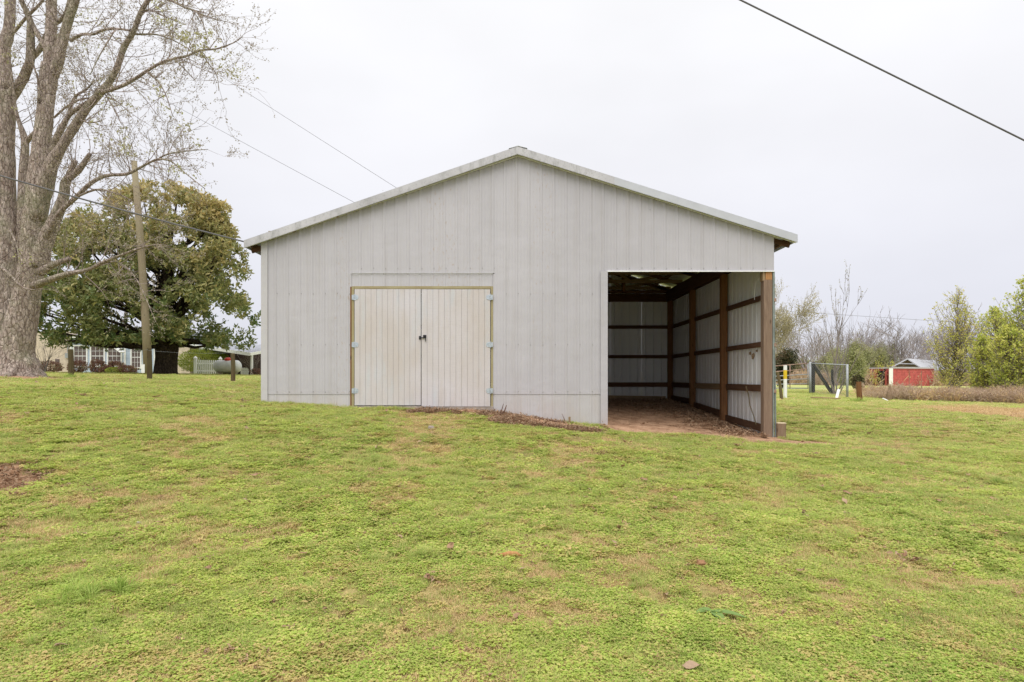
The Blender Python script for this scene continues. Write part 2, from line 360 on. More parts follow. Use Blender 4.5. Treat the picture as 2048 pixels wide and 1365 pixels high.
def H(x, y, micro=True):
    x = np.atleast_1d(np.asarray(x, float)); y = np.atleast_1d(np.asarray(y, float)); z = np.empty_like(x)
    for i in range(0, x.size, 20000):
        xs = x.ravel()[i:i+20000]; ys = y.ravel()[i:i+20000]
        z.ravel()[i:i+20000] = _rb((xs[:,None]-CP[None,:,0])**2 + (ys[:,None]-CP[None,:,1])**2) @ _W[:_n] + _W[_n] + _W[_n+1]*xs + _W[_n+2]*ys
    if micro:
        k = np.clip((24-y)/16, 0, 1)
        z = z + k*((vnoise(x,y,.9,1)-.5)*.05 + (vnoise(x,y,.33,2)-.5)*.028 + (vnoise(x,y,.12,3)-.5)*.010)
    return z
def h1(x, y): return float(H([x], [y], False)[0])
def GP(px, Y):        # ground point under pixel column px at depth Y
    x = (px-1024)/F*Y; return Vector((x, Y, h1(x, Y)))
XR = (1548-1024)/108; XL = (523-1024)/108; XP = (1215-1024)/108
def sm(v, a, b): t = np.clip((v-a)/(b-a), 0, 1); return t*t*(3-2*t)
def dirtmask(x, y):
    x = np.asarray(x, float); y = np.asarray(y, float); wob = (vnoise(x,y,.8,5)-.5)*.8 + (vnoise(x,y,.25,6)-.5)*.35
    inside = sm(x, XP-.3, XP+.1)*(1-sm(x+wob*.4, XR-.05, XR+.45))*sm(y+wob*.5, D-.75, D-.25)*(1-sm(y, DB, DB+.3))
    barn = sm(x, XL-.1, XL+.05)*(1-sm(x, XP, XP+.1))*sm(y, D-.06, D+.05)*(1-sm(y, DB, DB+.2))
    e = ((x-.25+wob*.8)/1.5)**2 + ((y-11.12+(x-.3)*.12+wob*.75)/.66)**2; pile = 1-sm(e, .45, 1.1)
    e = ((x+1.0)/1.0)**2 + ((y-11.45+wob*.5)/.32)**2; pile2 = 1-sm(e, .4, 1.1)
    e = ((x-4.95+wob)/1.1)**2 + ((y-11.2+wob*.5)/.45)**2; corner = 1-sm(e, .4, 1.2)
    e = ((x+5.15+wob*.7)/.62)**2 + ((y-6.15+wob*.6)/.62)**2; left = 1-sm(e, .5, 1.15)
    e = ((x-15.0+wob*1.8)/4.0)**2 + ((y-16.6+wob*2.2)/4.7)**2; right = 1-sm(e, .45, 1.05)
    tree = 1-sm(((x+12.4+wob)/1.5)**2 + ((y-15.8+wob)/1.4)**2, .4, 1.1)
    return np.maximum.reduce([inside, barn, pile, pile2, corner, left, right*.93, tree])
def build_ground():
    n1, n2 = 330, 380
    u = np.linspace(-1, 1, n1); xs = 4.0*np.sinh(u*5.3)/np.sinh(5.3)*75; xs = np.sign(u)*(np.abs(u)*13 + np.abs(u)**7*480)
    v = np.linspace(0, 1, n2); ys = -14 + v*38 + v**8*900
    X, Y = np.meshgrid(xs, ys); x = X.ravel(); y = Y.ravel(); z = H(x, y)
    pm = dirtmask(x, y)
    z += np.where((x > -1.2) & (x < 1.8) & (y > 10.2) & (y < D), .09*pm*vnoise(x,y,.3,8), 0)
    e = ((x+5.15)/.6)**2+((y-6.15)/.6)**2; z -= .05*np.exp(-e)
    me = bpy.data.meshes.new('ground'); me.vertices.add(x.size); me.vertices.foreach_set('co', np.c_[x,y,z].ravel())
    i = np.arange(n2-1)[:,None]*n1 + np.arange(n1-1)[None,:]; q = np.stack([i, i+1, i+n1+1, i+n1], -1).reshape(-1, 4)
    me.loops.add(q.size); me.loops.foreach_set('vertex_index', q.ravel()); me.polygons.add(len(q))
    me.polygons.foreach_set('loop_start', np.arange(len(q))*4); me.polygons.foreach_set('use_smooth', np.ones(len(q), bool))
    me.update(calc_edges=True); me.materials.append(M['ground'])
    me.attributes.new('dirt', 'FLOAT', 'POINT').data.foreach_set('value', pm.astype(np.float32))
    me.attributes.new('far', 'FLOAT', 'POINT').data.foreach_set('value', sm(y, 15, 34).astype(np.float32))
    o = link('ground', me); tag(o, 'grassy yard ground with bare soil inside and beside the barn', None, None, 'structure')
build_ground()

# ------------------------------------------------------------------ barn
def bx(px): return (px-1024)/108
def bz(py): return CZ + (HZ-py)/108
barn = thing('pole_barn', (bx(1036), D+3.6, h1(bx(1036), D+3.6)), 'large light grey ribbed metal pole barn with double doors and an open bay', 'barn')
RIDGE = bx(1036)
def rake_z(x):      # top of the wall under the rake trim
    px = x*108+1024
    return bz(313 + (1036-px)*.3355) if px < 1036 else bz(313 + (px-1036)*.3125)
ribs = [550.8 + 24.13*i for i in range(21)]; ribs = [r for r in ribs if r < 1030] + [1032.8 + 24.73*i for i in range(0, 21)]
ribs = sorted(ribs)
def profile(x0, x1, rib_list, hr=.0135):
    """(x, outward offset) points between x0 and x1 for ribbed sheet metal"""
    pts = [(x0, 0)]
    def put(x, o):
        if x0+.004 < x < x1-.004: pts.append((x, o))
    rl = sorted(rib_list)
    for i, r in enumerate(rl):
        put(r-.034, 0); put(r-.012, hr); put(r+.012, hr); put(r+.034, 0)
        if i+1 < len(rl):
            g_ = rl[i+1]-r
            for q in (.36, .64): put(r+g_*q-.008, 0); put(r+g_*q-.004, .0028); put(r+g_*q+.004, .0028); put(r+g_*q+.008, 0)
    pts.append((x1, 0)); pts.sort(); return pts
def sheet(x0, x1, y, zb, zt, mat, name, off=0, parent=barn):
    rl = [bx(r) for r in ribs if x0-.3 < bx(r) < x1+.3]
    pts = profile(x0, x1, rl); m = MB(); vs = []; fs = []
    for (x, o) in pts:
        vs += [(x, y-o-off, zb(x) if callable(zb) else zb), (x, y-o-off, zt(x) if callable(zt) else zt)]
    for i in range(len(pts)-1): fs.append((2*i, 2*i+2, 2*i+3, 2*i+1))
    n = len(vs); vs += [(x, yy+.0012, z) for (x, yy, z) in vs]; fs += [tuple(n+i for i in reversed(f)) for f in fs]
    m.add(vs, fs); return part(name, m, mat, parent)
# sheet edges: every fourth rib, cut at the openings
edges = [bx(527)] + [bx(ribs[i])+.036 for i in range(3, len(ribs), 4)] + [bx(1548)]
cuts = [bx(703), bx(989.2), bx(1213)]
edges = [e_ for e_ in edges if all(abs(e_-c) > .12 for c in cuts)]; edges = sorted(edges + cuts)
zseam = bz(789); zdoor = bz(573); zhead = bz(543)
for a, b in zip(edges[:-1], edges[1:]):
    mid = (a+b)/2
    off = .0012*(edges.index(a) % 2)
    if cuts[0]-.01 < mid < cuts[1]:
        sheet(a, b, D, bz(547), lambda x: rake_z(x), M['siding'], 'siding_panel', off+.004)
    elif mid > cuts[2]:
        sheet(a, b, D, zhead, lambda x: rake_z(x), M['siding'], 'siding_panel', off)
    else:
        sheet(a, b, D, zseam, lambda x: rake_z(x), M['siding'], 'siding_panel', off+.004)
        if abs(a-cuts[1]) < .01: part('siding_strip', MB().box(bx(986.4), a, D-.0065, D-.002, zseam, bz(548)), M['siding'], barn)
        sheet(bx(986.4) if abs(a-cuts[1]) < .01 else a, b, D, lambda x: h1(x, D)-.12, zseam+.03, M['skirt'], 'skirt_panel', off-.004)
# header strip above the door and the left return
hd = sheet(cuts[0]-.02, bx(986.3), D, zdoor, bz(547)+.03, M['siding'], 'header_panel', -.003)
part('header_lip', MB().box(bx(1213), bx(1548), D-.026, D-.004, zhead-.012, zhead+.006), M['jtrim'], barn)
part('header_drip', MB().box(bx(701), bx(986), D-.03, D-.022, bz(547)-.006, bz(547)+.0), M['trim'], barn)
# corner trims
part('corner_trim', MB().box(bx(523), bx(536), D-.028, D-.006, h1(XL,D)-.1, rake_z(bx(530))).box(bx(523)-.001, bx(523)+.003, D-.0059, D+.1, h1(XL,D)-.1, rake_z(bx(527))), M['skirt'], barn, bevel=.002)
part('corner_trim', MB().box(bx(1201), bx(1215), D-.0285, D-.0255, h1(XP,D)-.1, zhead).box(bx(1215)-.003, bx(1215), D-.0255, D+.13, h1(XP,D)-.1, zhead), M['siding'], barn)
# screws
def screw(m, x, z, y=D-.0225, r=.006): m.tube([(x,y,z),(x,y-.008,z)], r, 6)
sc_ = MB()
for r_ in ribs:
    x = bx(r_)+.035
    if cuts[0] < x < cuts[1]: rows = [bz(537)]
    elif x > cuts[2]: rows = [bz(537)]
    else: rows = [bz(784), bz(690), bz(588)]
    for z in rows: screw(sc_, x, z+rnd.uniform(-.006,.006), D-.006)
for px, py in ((766,496),(888,494),(766,382),(1300,420),(1455,483)): screw(sc_, bx(px), bz(py), D-.006)
part('screws', sc_, M['screw'], barn)['kind'] = 'stuff'
# door opening: jamb boards, lintel, concrete sill, two leaves
ztop = bz(578); zb0 = bz(812)
part('door_jamb', MB().box(bx(703.5), bx(708.5), D-.012, D+.10, bz(816), bz(573.2)), M['treated'], barn, bevel=.003)
part('door_jamb', MB().box(bx(981.5), bx(986.2), D-.012, D+.10, bz(818), bz(573.2)), M['treated'], barn, bevel=.003)
part('door_lintel', MB().box(bx(708.7), bx(981.3), D-.010, D+.10, bz(578.3), bz(572.8)), M['treated_x'], barn, bevel=.003)
part('door_post', MB().box(bx(700.5), bx(703.2), D-.008, D+.12, bz(818), bz(574)), M['wood_z'], barn)  # no post: brown strip paints the dark gap left of the jamb
part('door_sill', MB().box(bx(702), bx(987), D-.03, D+.3, bz(834), bz(812.8)), M['concrete'], barn, bevel=.006)
def leaf_door(x0, x1, zb_, zt_, yf, n, hx, side):
    d = thing('door', (x0, yf, zb_), None, None); d.parent = barn; d.location = Vector((x0, yf, zb_)) - wloc(barn)
    del_keys = [k for k in d.keys()]
    wdt = (x1-x0)/n; gap = .006
    gap = .004; pm_ = MB().box(0, wdt-gap, -.014, 0, 0, zt_-zb_).mesh('plank', M['ply'])
    for i in range(n):
        o = link('plank', pm_, d, (i*wdt+gap/2, 0, 0)); bv = None
    part('door_backing', MB().box(x0+.004, x1-.004, yf+.0005, yf+.03, zb_+.004, zt_-.004), m_backing, d)
    for z in (bz(595.5), bz(690), bz(782)):
        hm = MB()
        a, b = (hx-.012, hx+.075) if side > 0 else (hx-.075, hx+.012)
        hm.add([(hx, yf-.020, z-.055), (hx+side*.07, yf-.020, z-.036), (hx+side*.08, yf-.020, z-.018), (hx+side*.08, yf-.020, z+.018), (hx+side*.07, yf-.020, z+.036), (hx, yf-.020, z+.055),
                (hx, yf-.0155, z-.055), (hx+side*.07, yf-.0155, z-.036), (hx+side*.08, yf-.0155, z-.018), (hx+side*.08, yf-.0155, z+.018), (hx+side*.07, yf-.0155, z+.036), (hx, yf-.0155, z+.055)],
               [(0,1,2,3,4,5), (11,10,9,8,7,6)] + [(i, (i+1)%6, 6+(i+1)%6, 6+i) for i in range(6)])
        hm.box(hx-.042 if side > 0 else hx+.008, hx-.008 if side > 0 else hx+.042, yf-.021, yf-.013, z-.045, z+.045)
        hm.tube([(hx, yf-.022, z-.055), (hx, yf-.022, z+.055)], .007, 8)
        for qx, qz in ((.025,.022),(.025,-.022),(.055,0)): hm.tube([(hx+side*qx, yf-.021, z+qz), (hx+side*qx, yf-.024, z+qz)], .005, 6)
        part('hinge', hm, M['hinge'], d)
    return d
m_backing = m_flat('plywood_groove', (.46,.42,.39), .9, .05)
dl = leaf_door(bx(709.5), bx(842.2), bz(811), bz(579), D-.010, 12, bx(708.8), 1); dl['label'] = 'left plywood door leaf with black latch keeper'
dr = leaf_door(bx(843.4), bx(980.8), bz(813.2), bz(579.5), D-.022, 12, bx(981.3), -1); dr['label'] = 'right plywood door leaf hanging slightly lower'
lx, lz, ly = bx(847), bz(676), D-.036
lm = MB().box(lx-.002, lx+.058, ly-.006, ly-.0005, lz-.008, lz+.05).beam((lx-.06, ly-.016, lz), (lx+.055, ly-.016, lz), .014, .014).box(lx+.04, lx+.052, ly-.028, ly-.01, lz-.072, lz+.0)
lm.box(lx+.002, lx+.016, ly-.026, ly-.006, lz-.012, lz+.012).box(lx+.036, lx+.05, ly-.026, ly-.006, lz-.012, lz+.012)
part('latch', lm, M['black'], dr)
part('latch_keeper', MB().box(lx-.078, lx-.045, D-.036, D-.0245, lz-.032, lz+.03).box(lx-.072, lx-.052, D-.056, D-.036, lz-.012, lz+.012), M['black'], dl)

# rake trims: left weathered, right upper weathered, right lower clean
OVF = .14          # front overhang
def rake_piece(pa, pb, mat, label=None, hgt=.125):
    (x0, z0), (x1, z1) = pa, pb; y0 = D-OVF; m = MB()
    # vertical fascia face, top flange, bottom return
    t = .003
    m.add([(x0,y0,z0),(x1,y0,z1),(x1,y0,z1-hgt),(x0,y0,z0-hgt),(x0,y0+t,z0),(x1,y0+t,z1),(x1,y0+t,z1-hgt),(x0,y0+t,z0-hgt)],
          [(3,2,1,0),(4,5,6,7),(0,1,5,4),(7,6,2,3),(0,4,7,3),(1,2,6,5)])
    m.add([(x0,y0,z0+.001),(x1,y0,z1+.001),(x1,y0+.15,z1+.001),(x0,y0+.15,z0+.001),(x0,y0,z0+.004),(x1,y0,z1+.004),(x1,y0+.15,z1+.004),(x0,y0+.15,z0+.004)],
          [(3,2,1,0),(4,5,6,7),(0,1,5,4),(2,3,7,6),(1,2,6,5),(0,4,7,3)])
    m.add([(x0,y0,z0-hgt-.001),(x1,y0,z1-hgt-.001),(x1,y0+.03,z1-hgt-.001),(x0,y0+.03,z0-hgt-.001),(x0,y0,z0-hgt-.012),(x1,y0,z1-hgt-.012),(x1,y0+.03,z1-hgt-.012),(x0,y0+.03,z0-hgt-.012)],
          [(0,1,2,3),(7,6,5,4),(4,5,1,0),(6,7,3,2),(5,6,2,1),(7,4,0,3)])
    o = part('rake_trim', m, mat, barn)
    if label: o['label'] = label
    return o
K = (D-OVF)/D       # nearer plane: keep it under the traced pixels
def rp(px, py): return (bx(px)*K, CZ + (HZ-py)/108*K)
Lq, Rq, Tq, Jq = rp(487.5, 481.5), rp(1595.5, 470), rp(1035, 293.5), rp(1229, 354.5)
rake_piece(Lq, Tq, M['rake'], 'stained weathered rake trim of the left slope')
rake_piece(Tq, Jq, M['rake'], 'stained upper piece of the right rake trim')
rake_piece(Jq, Rq, M['rake_clean'], 'clean newer lower piece of the right rake trim')
def slope_bar(xa, xb, y0, y1, dz0, dz1, mat, name):
    za, zb_ = rake_z(xa), rake_z(xb); m = MB()
    m.add([(xa,y0,za+dz0),(xb,y0,zb_+dz0),(xb,y1,zb_+dz0),(xa,y1,za+dz0),(xa,y0,za+dz1),(xb,y0,zb_+dz1),(xb,y1,zb_+dz1),(xa,y1,za+dz1)],
          [(0,3,2,1),(4,5,6,7),(0,1,5,4),(1,2,6,5),(2,3,7,6),(3,0,4,7)]); return part(name, m, mat, barn)
slope_bar(bx(500), RIDGE, D-.048, D-.024, -.014, .020, M['jtrim'], 'edge_trim')
slope_bar(bx(494), RIDGE, D-OVF+.035, D-OVF+.075, .03, .10, M['wood_x'], 'gap_shade_board'); slope_bar(RIDGE, bx(1588), D-OVF+.035, D-OVF+.075, .03, .10, M['wood_x'], 'gap_shade_board')  # dark boards added to make the shaded gap beneath the rake trim
slope_bar(RIDGE, bx(1590), D-.048, D-.024, -.014, .020, M['jtrim'], 'edge_trim')
# roof sheets, each slope cut into three foot sheets that run from ridge to eave
ZR = Tq[1]; XEL, XER = Lq[0], Rq[0]
def roof_sheet(xe, ze, y0, y1):
    n = 4; prof = []; w_ = (y1-y0)/n
    for i in range(n): prof += [(y0+i*w_+.001, 0), (y0+i*w_+.09, 0), (y0+i*w_+.105, .02), (y0+i*w_+.125, .02), (y0+i*w_+.14, 0)]
    prof.append((y1-.001, 0)); vs = []; fs = []
    for (y, o) in prof: vs += [(RIDGE, y, ZR-.012+o), (xe, y, ze-.012+o)]
    flip = xe > RIDGE
    for i in range(len(prof)-1): f = (2*i, 2*i+1, 2*i+3, 2*i+2); fs.append(f if flip else f[::-1])
    n_ = len(vs); vs += [(x, y, z-.0015) for x, y, z in vs]; fs += [tuple(n_+i for i in reversed(f)) for f in fs]
    part('roof_panel', MB().add(vs, fs), M['roofmetal'], barn)
NR = 8; yy = np.linspace(D-OVF+.02, DB+.15, NR+1)
for i in range(NR):
    roof_sheet(XEL, Lq[1], yy[i], yy[i+1]); roof_sheet(XER, Rq[1], yy[i], yy[i+1])
part('ridge_cap', MB().add([(RIDGE-.17, D-OVF-.003, ZR-.035), (RIDGE, D-OVF-.003, ZR+.022), (RIDGE+.17, D-OVF-.003, ZR-.03), (RIDGE-.17, DB+.15, ZR-.035), (RIDGE, DB+.15, ZR+.022), (RIDGE+.17, DB+.15, ZR-.03),
     (RIDGE, D-OVF-.003, ZR+.008), (RIDGE, DB+.15, ZR+.008)], [(0,1,4,3),(1,2,5,4),(0,6,1),(1,6,2),(0,3,7,6),(6,7,5,2)]), M['roofmetal'], barn)
def roof_under(x): return ZR-.03 + ((Lq[1]-ZR)*(x-RIDGE)/(XEL-RIDGE) if x < RIDGE else (Rq[1]-ZR)*(x-RIDGE)/(XER-RIDGE))
# purlins
for s, xe in ((-1, XEL), (1, XER)):
    for k in range(7):
        x = RIDGE + (xe-RIDGE)*(.03+.955*k/6)*1.0; z = roof_under(x)-.045
        sl_ = (roof_under(xe)-roof_under(RIDGE))/(xe-RIDGE)
        part('purlin', MB().beam((x, D-OVF+.05, z), (x, DB+.1, z), .04, .088, (-sl_, 0, 1)), M['wood_truss'] if k < 6 else M['wood_y'], barn)
# trusses with overhanging tails
ty = [D+.09, D+2.44, D+4.5, D+5.9, DB-.12]
for y in ty:
    tr = thing('truss', (0,0,0), None, None); tr.parent = barn; tr.location = Vector((RIDGE, y, 4.1))-wloc(barn)
    zc = 4.10
    part('bottom_chord', MB().box(XL+.1, XR-.1, y-.019, y+.019, zc-.045, zc+.045), M['wood_truss'], tr)
    for xe in (XEL+.05, XER-.05):
        part('top_chord', MB().beam((RIDGE, y+.0, roof_under(RIDGE)-.15), (xe, y, roof_under(xe)-.135), .038, .085), M['wood_x'], tr)
    for xa, xb in ((-2.2, -1.1), (-1.1, RIDGE), (1.3, RIDGE), (1.3, 2.5), (3.3, 2.5), (3.3, 4.0)):
        za = zc; zb_ = roof_under(xb)-.15 if xb != RIDGE else roof_under(RIDGE)-.2
        part('web', MB().beam((xa, y+.03, za), (xb, y+.03, zb_), .02, .085), M['wood_truss'], tr)
# right side wall seen from inside
def side_sheets(X, y0, y1, zt, sign, zb=None):
    n = max(1, round((y1-y0)/.914)); es = np.linspace(y0, y1, n+1)
    for a, b in zip(es[:-1], es[1:]):
        w_ = (b-a)/4; pr = []
        for i in range(4): pr += [(a+i*w_+.002, 0), (a+i*w_+.085, 0), (a+i*w_+.098, .04), (a+i*w_+.120, .04), (a+i*w_+.133, 0)]
        pr.append((b, 0)); vs = []; fs = []
        for y, o in pr: vs += [(X+o*sign, y, h1(X, y)-.1 if zb is None else zb), (X+o*sign, y, zt)]
        for i in range(len(pr)-1): fs.append((2*i, 2*i+2, 2*i+3, 2*i+1))
        n_ = len(vs); vs += [(x-.0015*sign, y, z) for x, y, z in vs]; fs += [tuple(n_+i for i in reversed(f)) for f in fs]
        part('side_panel', MB().add(vs, fs), M['siding_white'], barn)
side_sheets(XR-.005, D+.02, DB, 4.02, 1); side_sheets(XL+.006, D+.1, DB, 3.95, -1)
def back_sheets(x0, x1):
    n = round((x1-x0)/.914); es = np.linspace(x0, x1, n+1)
    for a, b in zip(es[:-1], es[1:]):
        w_ = (b-a)/4; pr = []
        for i in range(4): pr += [(a+i*w_+.002, 0), (a+i*w_+.085, 0), (a+i*w_+.098, .04), (a+i*w_+.120, .04), (a+i*w_+.133, 0)]
        pr.append((b, 0)); vs = []; fs = []
        for x, o in pr: vs += [(x, DB+o, h1(x, DB)+(.02 if x > XP else -.1)), (x, DB+o, roof_under(x)-.02)]
        for i in range(len(pr)-1): fs.append((2*i, 2*i+2, 2*i+3, 2*i+1))
        n_ = len(vs); vs += [(x, y+.0015, z) for x, y, z in vs]; fs += [tuple(n_+i for i in reversed(f)) for f in fs]
        part('back_panel', MB().add(vs, fs), M['siding_white'], barn)
back_sheets(XL, XR)
XI = bx(1545)                      # outer face of posts
PW = .155
posts_y = [D+.075, D+2.44, D+4.88, DB-.1]
for i, y in enumerate(posts_y):
    if i == 0:
        o = part('corner_post', MB().box(bx(1527.5), bx(1545), D-.0, D+.15, h1(XR, D)-.2, bz(560)), M['wood_corner'], barn, bevel=.006)
        part('post_top', MB().box(bx(1531.5), bx(1544.5), D+.002, D+.14, bz(560)+.001, zhead+.06), M['wood_fresh'], barn, bevel=.004)['label'] = 'fresh orange spliced top of the corner post'
        part('post_block', MB().box(bx(1526), bx(1531), D+.01, D+.14, bz(562), bz(543.5)), M['wood_tan'], barn, bevel=.003)
    else:
        part('post', MB().box(XI-PW, XI-.02, y-.07, y+.07, h1(XI, y)-.2, 3.72), M['wood_z'], barn, bevel=.004)
part('top_plate', MB().box(XI-PW-.04, XI-PW, D+.16, DB-.02, 3.70, 4.02), M['wood_y'], barn)
part('top_plate', MB().box(XI-.018, XI-.006, D+.16, DB-.02, 3.72, 3.98), M['wood_y'], barn)
zz_rows = [(2.94,.10), (2.05,.10), (1.21,.135)]
for a, b in zip(posts_y[:-1], posts_y[1:]):
    for k, (zc, hh) in enumerate(zz_rows):
        mt = M['wood_tan'] if (k == 2 and a == posts_y[1]) else M['wood_y']
        o = part('girt', MB().box(XI-.062, XI-.022, a+.072+rnd.uniform(0,.01), b-.072, zc-hh/2, zc+hh/2), mt, barn, bevel=.003)
        if mt is M['wood_tan']: o['label'] = 'bleached tan girt board in the middle bay'
    za, zb_ = h1(XI, a)+.13, h1(XI, b)+.06
    part('sill_board', MB().beam((XI-.055, a+.08, za), (XI-.055, b-.08, zb_), .04, .14), M['wood_y'], barn)
for zc, hh in zz_rows:
    part('girt', MB().box(XL+.1, XI-.03, DB-.045, DB-.004, zc-hh/2, zc+hh/2), M['wood_x'], barn)
part('girt', MB().box(XL+.1, XI-.03, DB-.045, DB-.004, 3.7, 3.94), M['wood_x'], barn)
part('girt', MB().box(XL+.1, XI-PW-.05, DB-.12, DB-.08, 3.95, 4.03), M['wood_x'], barn)
part('girt', MB().beam((XP, DB-.06, .855), (XI-PW-.06, DB-.06, .81), .04, .10), M['wood_tan'], barn)
for x in (XP+.02, XP+1.5): part('back_post', MB().box(x, x+.13, DB-.2, DB-.06, .5, 4.1) if x < XP+.5 else MB().box(x, x+.09, DB-.3, DB-.26, 3.98, 4.5), M['wood_z'], barn)
# partition between the closed bay and the open one
pm_ = MB()
for i in range(8): pm_.box(XP-.03, XP-.02, D+.03+i*.91, D+.03+(i+1)*.91-.004, .3, 4.0)
part('partition', pm_, M['siding_white'], barn)
for y in (D+.09, D+2.44, D+4.88): part('post', MB().box(XP-.018, XP+.004 if y < D+1 else XP+.1, y-.05, y+.07, .3, 4.0), M['wood_z'], barn)
# header beam behind the front siding over the bay
part('header_beam', MB().box(XP, XR-.03, D+.145, D+.185, zhead+.03, zhead+.27), M['wood_x'], barn)
part('corner_flashing', MB().box(bx(1545.3), bx(1548), D-.006, D+.003, h1(XR,D)-.1, zhead-.015).tube([(bx(1549),D+.03,zhead),(bx(1549.5),D+.03,bz(700)),(bx(1551.5),D+.03,bz(780)),(bx(1552.5),D+.03,h1(XR,D)-.05)], .018, 8), M['pipe_green'], barn)
fl = MB()
for py in (600, 690, 783): fl.box(bx(1547), bx(1553), D+.0, D+.045, bz(py)-.03, bz(py)+.03)
part('flashing_clip', fl, M['rusty'], barn)
# side eave: fascia and rafter tails already in the trusses
for xe, ze in ((XEL, Lq[1]), (XER, Rq[1])):
    part('eave_trim', MB().box(min(xe, xe-.003*np.sign(xe)), max(xe, xe-.003*np.sign(xe)), D-OVF+.02, DB+.15, ze-.12, ze-.014), M['rake_clean'], barn)
# mud dauber nests and odds on the inner side panels
for (px, py, s) in ((1502,707,.03), (1508,711,.045), (1507,716,.03), (1515,702,.02)):
    yq = 1260*(XR-.012)/(px-1024); m = MB(); c = P(px, py, yq)
    m.tube([c+Vector((-.004,0,-s)), c+Vector((-.016,0.005,-s*.4)), c+Vector((-.018,-.004,s*.3)), c+Vector((-.004,0,s))], [s*.35, s*.75, s*.8, s*.3], 7, wob=.25); part('mud_nest', m, M['mud'], barn, smooth=True)
part('loose_wire', MB().tube([P(1528,557.5,D+.12), P(1518,557,D+.25), P(1511,566,D+.35), P(1509,585,D+.4), P(1509,600,D+.42)], .005, 5), M['jtrim'], barn)
solo('dry_vine', MB().tube([P(1492,773,D+.8), P(1497,790,D+.75), P(1500,812,D+.65), P(1508,834,D+.55), P(1512,850,D+.48)], [.012,.011,.010,.009,.008], 6, wob=.1), M['fence_wood'], P(1512,850,D+.48), 'thin curved dry vine stem leaning on the inner wall beside the corner post', 'vine')

# ------------------------------------------------------------------ foliage builders
def fan_mesh(name, pts, nrm, size, mat, aspect=.55, tint=None, droop=.25, per=1, jitter=0, up_bias=0.0, parent=None, bend=.25):
    """many small bent leaves (two quads folded) as one mesh"""
    n = len(pts); pts = np.asarray(pts, float)
    sz = size*rng.uniform(.65, 1.25, n)[:,None] if np.isscalar(size) else np.asarray(size)[:,None]
    d = rng.normal(size=(n,3)) if nrm is None else np.asarray(nrm, float) + rng.normal(size=(n,3))*.35
    d[:,2] += up_bias; d /= np.linalg.norm(d, axis=1)[:,None]+1e-9
    r = rng.normal(size=(n,3)); s_ = np.cross(d, r); s_ /= np.linalg.norm(s_, axis=1)[:,None]+1e-9
    nn = np.cross(s_, d)
    a = pts; b = pts + d*sz*.5 + s_*sz*aspect*.5 + nn*sz*bend*.4; c = pts + d*sz - nn*sz*droop; e_ = pts + d*sz*.5 - s_*sz*aspect*.5 + nn*sz*bend*.4
    v = np.stack([a, b, c, e_], 1).reshape(-1, 3)
    idx = np.arange(n)[:,None]*4; q = np.concatenate([idx+np.array([0,1,2]), idx+np.array([0,2,3])], 1).reshape(-1, 3)
    me = bpy.data.meshes.new(name)
    if parent is not None: l = wloc(parent); v = v - np.array([l.x, l.y, l.z])
    me.vertices.add(len(v)); me.vertices.foreach_set('co', v.ravel()); me.loops.add(q.size); me.loops.foreach_set('vertex_index', q.ravel())
    me.polygons.add(len(q)); me.polygons.foreach_set('loop_start', np.arange(len(q))*3); me.update(calc_edges=True); me.materials.append(mat)
    t = rng.uniform(0, 1, n) if tint is None else np.clip(tint, 0, 1)
    me.attributes.new('tint', 'FLOAT', 'POINT').data.foreach_set('value', np.repeat(t, 4).astype(np.float32))
    return me

def grow(m, p, d, L, r, depth, tips, prm, n=None):
    """recursive branch; m collects tubes, tips collects (point, dir)"""
    segs = 4 if depth > 1 else 3; pts = [p]; rad = [r]; dd = d.copy(); q = p.copy(); k = prm.get('wig', .18)
    end = r*prm.get('taper', .5)
    for i in range(segs):
        dd = (dd + Vector((rnd.gauss(0,k), rnd.gauss(0,k), rnd.gauss(0,k)*.6 + prm.get('up', .05)))).normalized()
        q = q + dd*(L/segs); pts.append(q.copy()); rad.append(r + (end-r)*(i+1)/segs)
    m.tube(pts, rad, (7 if depth >= 4 else 5 if depth >= 3 else 3), cap=False)
    if depth <= 1:
        for t in pts[1:]: tips.append((t, dd))
    if depth <= 0: return
    nb = prm['n'][min(depth, len(prm['n'])-1)]
    for i in range(nb):
        t = rnd.uniform(prm.get('lo', .3), 1.0) if i else 1.0
        j = min(segs-1, int(t*segs)); f = t*segs-j; bp = pts[j].lerp(pts[min(j+1, segs)], min(f, 1)); br = rad[j]+(rad[min(j+1, segs)]-rad[j])*min(f, 1)
        ax = Vector((rnd.gauss(0,1), rnd.gauss(0,1), rnd.gauss(0,1))).cross(dd).normalized()
        ang = rnd.uniform(*prm.get('ang', (.4,.9))) * (.5 if i == 0 else 1)
        nd = (dd*math.cos(ang) + ax*math.sin(ang)).normalized()
        grow(m, bp, nd, L*rnd.uniform(*prm.get('len', (.55,.8)))*(1-prm.get('cone', 0)*t if depth == prm.get('top') else 1), max(br*prm.get('rs', .62), prm.get('rmin', .004)), depth-1, tips, prm)

